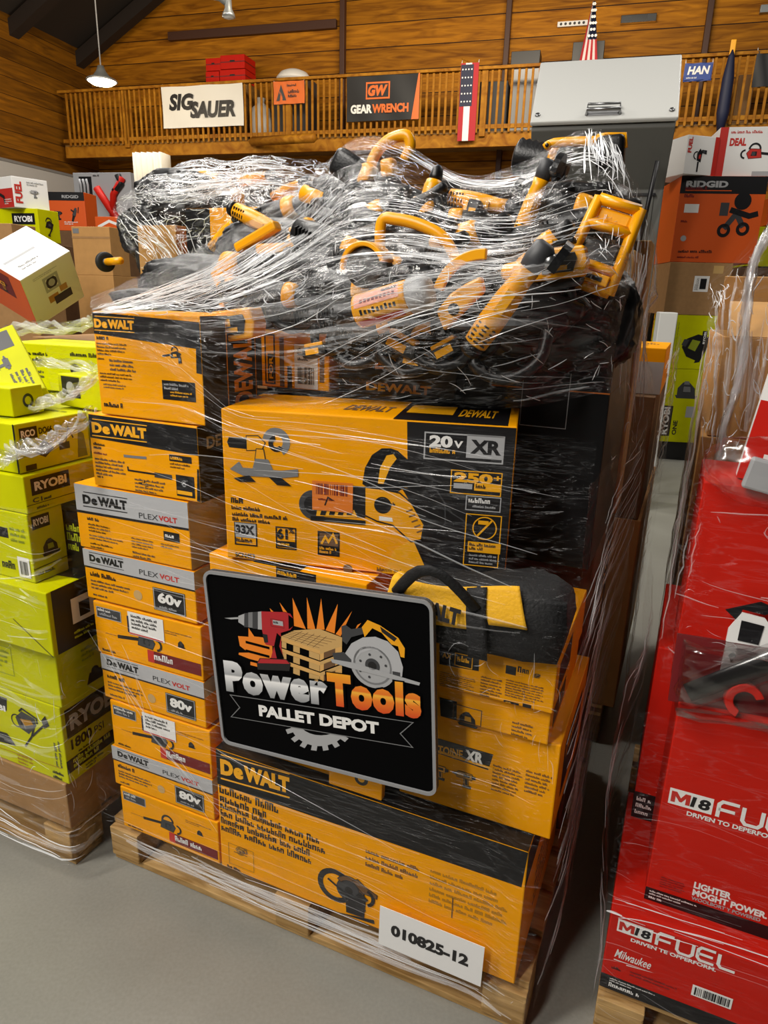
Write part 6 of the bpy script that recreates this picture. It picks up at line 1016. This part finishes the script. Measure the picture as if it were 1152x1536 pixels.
# ------------------------------------------------------------------ stretch film
def crease(mb, S, a0, b0, a1, b1, w, m, bend=.0, rnd=random, n=9, lift=.0015):
    """one pleat of the film: a slim raised ridge following the surface"""
    vs = []; ph = rnd.uniform(0, 6.3); L_ = None
    for i in range(n):
        t = i/(n-1); d = sin(pi*t)*bend+.0015*sin(ph+t*9); a = a0+(a1-a0)*t-(b1-b0)*d; b = b0+(b1-b0)*t+(a1-a0)*d
        p, nn = S.at(a, b); vs.append((p+nn*lift, nn))
    out = []
    for i, (p, nn) in enumerate(vs):
        t = (vs[min(i+1, n-1)][0]-vs[max(i-1, 0)][0]); t = t.normalized() if t.length > 1e-9 else Vector((1, 0, 0)); sd = t.cross(nn); ww = w*sin(pi*(.06+.88*i/(n-1)))**.6
        out += [p-sd*ww, p+nn*ww*.9, p+sd*ww]
    mb.add(out, [q for i in range(n-1) for q in ((3*i, 3*i+1, 3*i+4, 3*i+3), (3*i+1, 3*i+2, 3*i+5, 3*i+4))], m, None, False)
def wrap(label, sheets, mats, creases, name='stretch_film'):
    mb = MB()
    for S, m in zip(sheets, mats): S.mesh(mb, m)
    o = mb.build(name); o.location = ORG; o.rotation_euler = (0, 0, -YAW); tag(o, label, 'film')
    for m in ('fold', 'foldsoft', 'foldfaint'):
        cb_ = MB()
        for f in creases: f(cb_, m)
        if cb_.v: c = cb_.build('pleat', o); c['kind'] = 'stuff'
    return o
RF = random.Random(11)
def fan(S, m_, n, A, Bp, w=(.0006, .0016), ja=.03, jb=.03, bend=.02, cut=(0, 1)):
    """n pleats running between the points A(t) and B(t)"""
    def go(mb, m):
        if m != m_: return
        for k in range(n):
            t = RF.random(); a0, b0 = A(t); a1, b1 = Bp(t); c0 = RF.uniform(0, .55); c1 = c0+RF.uniform(.18, .45); c1 = min(c1, 1); j = lambda q: RF.uniform(-q, q)
            x0, y0, x1, y1 = a0+(a1-a0)*c0+j(ja), b0+(b1-b0)*c0+j(jb), a0+(a1-a0)*c1+j(ja), b0+(b1-b0)*c1+j(jb)
            if min(x0, x1, y0, y1) < .003 or max(x0, x1, y0, y1) > .997: continue
            crease(mb, S, x0, y0, x1, y1, RF.uniform(*w)*(1 if RF.random() < .8 else 1.7), m, RF.uniform(-bend, bend), RF)
    return go
def web(S, m_, n, box, ln=.06, w=(.0005, .0012), bd=.25):
    def go(mb, m):
        if m != m_: return
        for k in range(n):
            a, b = RF.uniform(box[0], box[2]), RF.uniform(box[1], box[3]); q = RF.uniform(0, 6.3); l = RF.uniform(.3, 1)*ln; a1, b1 = a+cos(q)*l, b+sin(q)*l*1.3
            if min(a, b, a1, b1) < .003 or max(a, b, a1, b1) > .997: continue
            crease(mb, S, a, b, a1, b1, RF.uniform(*w), m, RF.uniform(-bd, bd), RF, 8)
    return go
lerp = lambda a, b: (lambda t: (a[0]+(b[0]-a[0])*t, a[1]+(b[1]-a[1])*t))
cre = [fan(ST, 'fold', 90, lerp((.0, .5), (.02, .75)), lerp((.42, .02), (.46, .45)), bend=.015, w=(.0004, .0011)), fan(ST, 'fold', 40, lerp((.25, .35), (.3, .72)), lerp((.95, .3), (.98, .6)), bend=.012, w=(.0004, .001)), fan(ST, 'fold', 60, lerp((.82, .02), (.94, .02)), lerp((.80, .3), (.98, .3)), bend=.004, w=(.0006, .0016), ja=.012),
       fan(ST, 'fold', 36, lerp((.35, .08), (.6, .04)), lerp((.95, .2), (.98, .35)), w=(.0004, .0011), bend=.01), fan(ST, 'fold', 34, lerp((.2, .75), (.35, .98)), lerp((.9, .3), (.98, .6)), w=(.0004, .001), bend=.008), fan(ST, 'foldsoft', 10, lerp((.3, .6), (.4, .95)), lerp((.9, .72), (.98, .95)), w=(.001, .002), bend=.01), fan(ST, 'foldsoft', 26, lerp((.0, .45), (.05, .7)), lerp((.42, .03), (.6, .3)), w=(.0015, .004)),
       fan(ST, 'foldsoft', 14, lerp((.35, .52), (.4, .58)), lerp((.98, .42), (.98, .5)), w=(.002, .006)), fan(ST, 'foldfaint', 12, lerp((.1, .5), (.2, .9)), lerp((.98, .3), (.98, .9)), w=(.004, .012)),
       web(ST, 'fold', 170, (.02, .4, .3, .68), .05, (.0005, .0013)), web(ST, 'fold', 120, (.3, .05, .95, .95), .045, (.0004, .0011), .06), web(ST, 'fold', 40, (.82, .2, .98, .6), .05, bd=.05), web(ST, 'fold', 10, (.66, .65, .98, .98), .05, (.0005, .0014), .05)]
wrap('clear crinkled film stretched over the heap of tools on the middle stack', [ST], ['filmtop'], cre)
# front and right side of the middle stack
fz = (1.50, 1.34, 1.12, .96, .82, .62, .42, .25, .15, .07)
def fv(u, z): b = .05*max(0, 1-abs((u-1.04)/.2)**2)*max(0, 1-abs((z-1.01)/.12)**2) if u > .8 else 0; return -.016-b
us = (-.012, .12, .25, .37, .50, .65, .80, .9, 1.0, 1.1, 1.17, 1.218)
front = []
for z in fz:
    r_ = []
    for u in us:
        zz = z
        if z > 1.3 and u > .42: zz = z-.12 if z > 1.4 else z-.02
        r_.append(Vector((u, fv(u, z)-(.02 if u > 1.15 and z < .8 else 0), zz)))
    front.append(r_)
SF = Sheet(front, 90, 80, .0015, 6, 9)
side = [[Vector((uu+.012*sin(v*5+z*3), v, z)) for v, uu in ((.0, 1.222), (.15, 1.236), (.35, 1.242), (.55, 1.245), (.75, 1.246), (.95, 1.244), (1.04, 1.22))] for z in (1.30, 1.1, .9, .7, .5, .3, .1)]
SS = Sheet(side, 46, 60, .006, 6, 5)
tops = [[P(951, 268, .53), P(972, 310, .66), P(985, 350, .85), P(988, 395, 1.0)], [P(950, 330, .42), P(968, 375, .6), P(986, 420, .8), P(985, 460, .98)], [P(935, 430, .34), P(955, 470, .5), P(972, 480, .7), P(968, 510, .95)], [P(915, 590, .33), P(945, 600, .5), P(968, 600, .7), P(985, 610, .95)], [Vector((1.228, .32, 1.22)), Vector((1.243, .5, 1.2)), Vector((1.245, .7, 1.2)), Vector((1.245, .95, 1.2))]]
SR = Sheet(tops, 40, 50, .008, 9, 8)
cre = [fan(SF, 'foldfaint', 45, lerp((.0, .2), (.0, .98)), lerp((.98, .2), (.98, .98)), w=(.0005, .0016), bend=.01), fan(SF, 'foldsoft', 18, lerp((.0, .1), (.0, .95)), lerp((.98, .25), (.98, .98)), w=(.0004, .0009), bend=.01), fan(SF, 'fold', 14, lerp((.0, .90), (.0, .97)), lerp((.99, .88), (.99, .965)), w=(.0004, .0012), bend=.03), fan(SF, 'foldsoft', 25, lerp((.0, .9), (.0, .98)), lerp((.99, .9), (.99, .98)), w=(.002, .005), bend=.03), web(SF, 'foldsoft', 20, (.02, .86, .98, .98), .03),
       fan(SF, 'foldsoft', 30, lerp((.1, .05), (.1, .25)), lerp((.98, .1), (.98, .3))), fan(SF, 'foldsoft', 10, lerp((.0, .45), (.05, .5)), lerp((.34, .75), (.34, .8)), w=(.0008, .002)), web(SF, 'foldsoft', 20, (.72, .3, .98, .5), .04),
       fan(SS, 'foldsoft', 65, lerp((.0, .1), (.0, .98)), lerp((.98, .0), (.98, .8)), w=(.0006, .002)), fan(SS, 'foldfaint', 36, lerp((.0, .2), (.0, .98)), lerp((.98, .0), (.98, .7)), w=(.002, .007)), fan(SS, 'fold', 16, lerp((.0, .1), (.0, .9)), lerp((.98, .0), (.98, .8)), w=(.0005, .0014)),
       fan(SR, 'fold', 18, lerp((.0, .02), (.9, .02)), lerp((.2, .9), (.7, .95)), w=(.0008, .002)), fan(SR, 'foldsoft', 25, lerp((.0, .05), (.95, .05)), lerp((.1, .9), (.6, .98)), w=(.002, .006)), web(SR, 'fold', 24, (.1, .05, .95, .9), .12)]
wrap('clear film wound round the front and aisle side of the middle stack', [SF, SS, SR], ['filmflat', 'filmside', 'filmside'], cre)
# rear left load
V1 = 1.17
rl = [row(q, 0) for q in (
 [(236, 256, 1.42), (300, 240, 1.55), (352, 243, 1.6), (372, 236, 1.62), (440, 238, 1.62), (520, 246, 1.6)],
 [(205, 280, 1.22), (262, 280, 1.3), (350, 272, 1.36), (380, 266, 1.38), (450, 270, 1.36), (530, 280, 1.34)],
 [(171, 312, V1), (235, 315, 1.19), (330, 305, 1.2), (370, 305, 1.2), (460, 310, 1.2), (540, 320, 1.2)],
 [(190, 365, V1), (245, 370, V1), (300, 370, V1), (365, 370, V1), (460, 370, V1), (540, 370, V1)],
 [(225, 430, V1), (260, 432, V1), (310, 440, V1), (365, 450, V1), (460, 450, V1), (540, 450, V1)])]
SL = Sheet(rl, 80, 60, .012, 8, 4)
cre = [web(SL, 'fold', 270, (.02, .3, .8, .98), .06, (.0008, .0022)), web(SL, 'fold', 112, (.02, .02, .9, .5), .08, (.0008, .002)), fan(SL, 'fold', 37, lerp((.02, .02), (.05, .3)), lerp((.95, .05), (.98, .4)), w=(.001, .0028)), fan(SL, 'fold', 33, lerp((.02, .52), (.2, .5)), lerp((.2, .98), (.5, .98)), w=(.001, .0028)), fan(SL, 'foldsoft', 30, lerp((.02, .05), (.05, .5)), lerp((.95, .1), (.98, .5)), w=(.003, .01))]
wrap('clear crinkled film over the rear left load behind the yellow column', [SL], ['filmweb'], cre)
# left pallet
lf = [[Vector((u, v, z+dz*(u+.3))) for u, v in ((-.75, -.115), (-.5, -.118), (-.3, -.118), (-.15, -.118), (-.06, -.116), (-.02, -.09), (-.014, .0), (-.016, .15))] for z, dz in ((1.10, .0), (.98, 0), (.8, 0), (.6, 0), (.4, .0), (.25, 0), (.13, 0), (.06, 0))]
SLF = Sheet(lf, 60, 60, .005, 7, 12)
def rope(mb, pts, r, seed):
    """a twisted bunch of film"""
    for k in range(7):
        q = []; R = random.Random(seed*10+k)
        for i, p in enumerate(smooth_path(pts, 6)):
            a = i*.55+k*.9; q.append(p+Vector((.2*sin(a), cos(a), sin(a)))*r*R.uniform(.5, 1))
        mb.tube(q, [r*R.uniform(.2, .5) for _ in q], 'filmclear' if k % 3 else 'foldsoft', 6, flat=.5)
cre = [fan(SLF, 'foldsoft', 21, lerp((.0, .05), (.0, .98)), lerp((.98, .05), (.98, .98)), w=(.0006, .002)), fan(SLF, 'fold', 9, lerp((.0, .8), (.0, .96)), lerp((.9, .82), (.98, .97)), w=(.0006, .002)), web(SLF, 'foldsoft', 28, (.3, .1, .95, .9), .06), web(SLF, 'fold', 14, (.3, .4, .95, .65), .05), fan(SLF, 'foldfaint', 30, lerp((.0, .1), (.0, .9)), lerp((.98, .15), (.98, .9)), w=(.003, .01))]
wrap('clear film wound round the yellow-green cartons of the left pallet', [SLF], ['filmside'], cre)
for pts, r_, lb in (([P(2, 690, -.09), P(25, 672, -.09), P(60, 668, -.09), P(100, 645, -.05), P(135, 622, -.0)], .022, 'twisted clear film bunched over the yellow-green carton with a black logo patch'), ([P(48, 610, .05), P(80, 598, .06), P(110, 588, .07), P(142, 565, .08)], .016, 'twisted clear film bunched below the tilted yellow-green carton'), ([P(55, 542, .22), P(90, 545, .22), P(142, 552, .22)], .014, 'twisted clear film bunched under the long yellow-green carton'), ([P(0, 500, .5), P(50, 490, .5), P(100, 492, .5), P(140, 480, .5)], .02, 'grey crumpled film along the foot of the tipped white carton')):
    mb = MB(); rope(mb, pts, r_, len(lb)); o = mb.build('film_bunch'); o.location = ORG; o.rotation_euler = (0, 0, -YAW); tag(o, lb, 'film')
# right load
rg = [[Vector((1.33+.02*sin(v*7+z*5), v, z)) for v in (.05, .2, .4, .7, 1.0)] for z in (.86, .7, .5, .35, .2, .08)]
SRG = Sheet(rg, 40, 40, .006, 7, 21)
rf = [[Vector((u, .06 if z < .36 else (.13 if z < .84 else .2), z)) for u in (1.338, 1.36, 1.42, 1.55, 1.75, 1.95)] for z in (.82, .6, .4, .352, .3, .2, .06)]
SRF = Sheet(rf, 40, 40, .002, 7, 23)
rt_ = [[Vector((1.375+du, v, z)) for v, du in ((.205, .03), (.3, -.005), (.6, .0), (.9, .0))] for z in (1.32, 1.15, .95, .84)]
SRT = Sheet(rt_, 30, 30, .008, 8, 25)
fr_ = [[Vector((u, .19-.0*z, z)) for u in (1.375, 1.42, 1.55, 1.75, 1.95)] for z in (1.27, 1.2, 1.05, .95, .86)]
SRU = Sheet(fr_, 40, 30, .004, 8, 27)
cre = [fan(SRG, 'foldsoft', 24, lerp((.0, .05), (.0, .98)), lerp((.98, .0), (.98, .9)), w=(.0008, .0024)), fan(SRT, 'foldsoft', 16, lerp((.0, .05), (.9, .05)), lerp((.2, .98), (.95, .98)), w=(.001, .003)), fan(SRF, 'foldfaint', 20, lerp((.0, .1), (.0, .98)), lerp((.98, .1), (.98, .98)), w=(.0005, .0015)), web(SRU, 'foldsoft', 24, (.02, .05, .9, .95), .08), fan(SRU, 'foldsoft', 10, lerp((.0, .05), (.0, .9)), lerp((.98, .1), (.98, .95)), w=(.0008, .002)), fan(SRF, 'fold', 8, lerp((.0, .42), (.0, .5)), lerp((.98, .42), (.98, .5)), w=(.0006, .0016))]
wrap('clear film wound round the red cartons at the right', [SRG, SRF, SRT, SRU], ['filmside', 'filmflat', 'filmside', 'filmflat'], cre)
# film on the second rows and the distant stack
ro = [[P(x, y, v) for x, y, v in r_] for r_ in ([(1062, 430, 1.3), (1095, 400, 1.2), (1135, 355, 1.1), (1175, 330, 1.1)], [(1062, 490, 1.14), (1085, 480, 1.12), (1120, 460, 1.1), (1175, 450, 1.1)], [(1055, 580, 1.14), (1080, 580, 1.12), (1115, 580, 1.1), (1170, 580, 1.1)], [(1050, 700, 1.14), (1070, 700, 1.12), (1100, 700, 1.1), (1165, 700, 1.1)])]
SO = Sheet(ro, 40, 50, .014, 7, 31)
so = [[Vector((1.385+.01*sin(v*6), v, z)) for v in (1.14, 1.4, 1.7, 2.2)] for z in (1.5, 1.2, .8, .4, .1)]
SO2 = Sheet(so, 30, 40, .008, 7, 33)
cre = [web(SO, 'fold', 90, (.02, .02, .98, .9), .14, (.0008, .002)), fan(SO, 'foldsoft', 24, lerp((.1, .05), (.95, .02)), lerp((.3, .98), (.8, .98)), w=(.002, .006)), fan(SO2, 'foldsoft', 60, lerp((.0, .05), (.9, .05)), lerp((.1, .98), (.98, .98)), w=(.001, .004))]
wrap('clear film hanging over the open brown carton at right', [SO, SO2], ['filmside', 'filmside'], cre)
mb = MB(); rope(mb, [P(1152, 350, 1.05), P(1128, 400, 1.05), P(1118, 480, 1.05), P(1108, 570, 1.05), P(1085, 640, 1.05), P(1080, 690, 1.05)], .03, 5); o = mb.build('film_bunch'); o.location = ORG; o.rotation_euler = (0, 0, -YAW); tag(o, 'thick twisted clear film hanging down the front of the open carton', 'film')
sb = [[Vector((1.285+.01*sin(v*5+z*4), v, z)) for v in (1.18, 1.3, 1.6, 1.9, 2.2)] for z in (1.47, 1.2, .9, .5, .1)]
SB = Sheet(sb, 30, 40, .01, 6, 35)
cre = [fan(SB, 'foldsoft', 60, lerp((.0, .05), (.0, .98)), lerp((.98, .0), (.98, .9)), w=(.001, .004)), web(SB, 'fold', 30, (.02, .02, .7, .5), .12, (.0008, .002))]
wrap('clear film round the aisle side of the second row load behind the yellow stack', [SB], ['filmside'], cre)
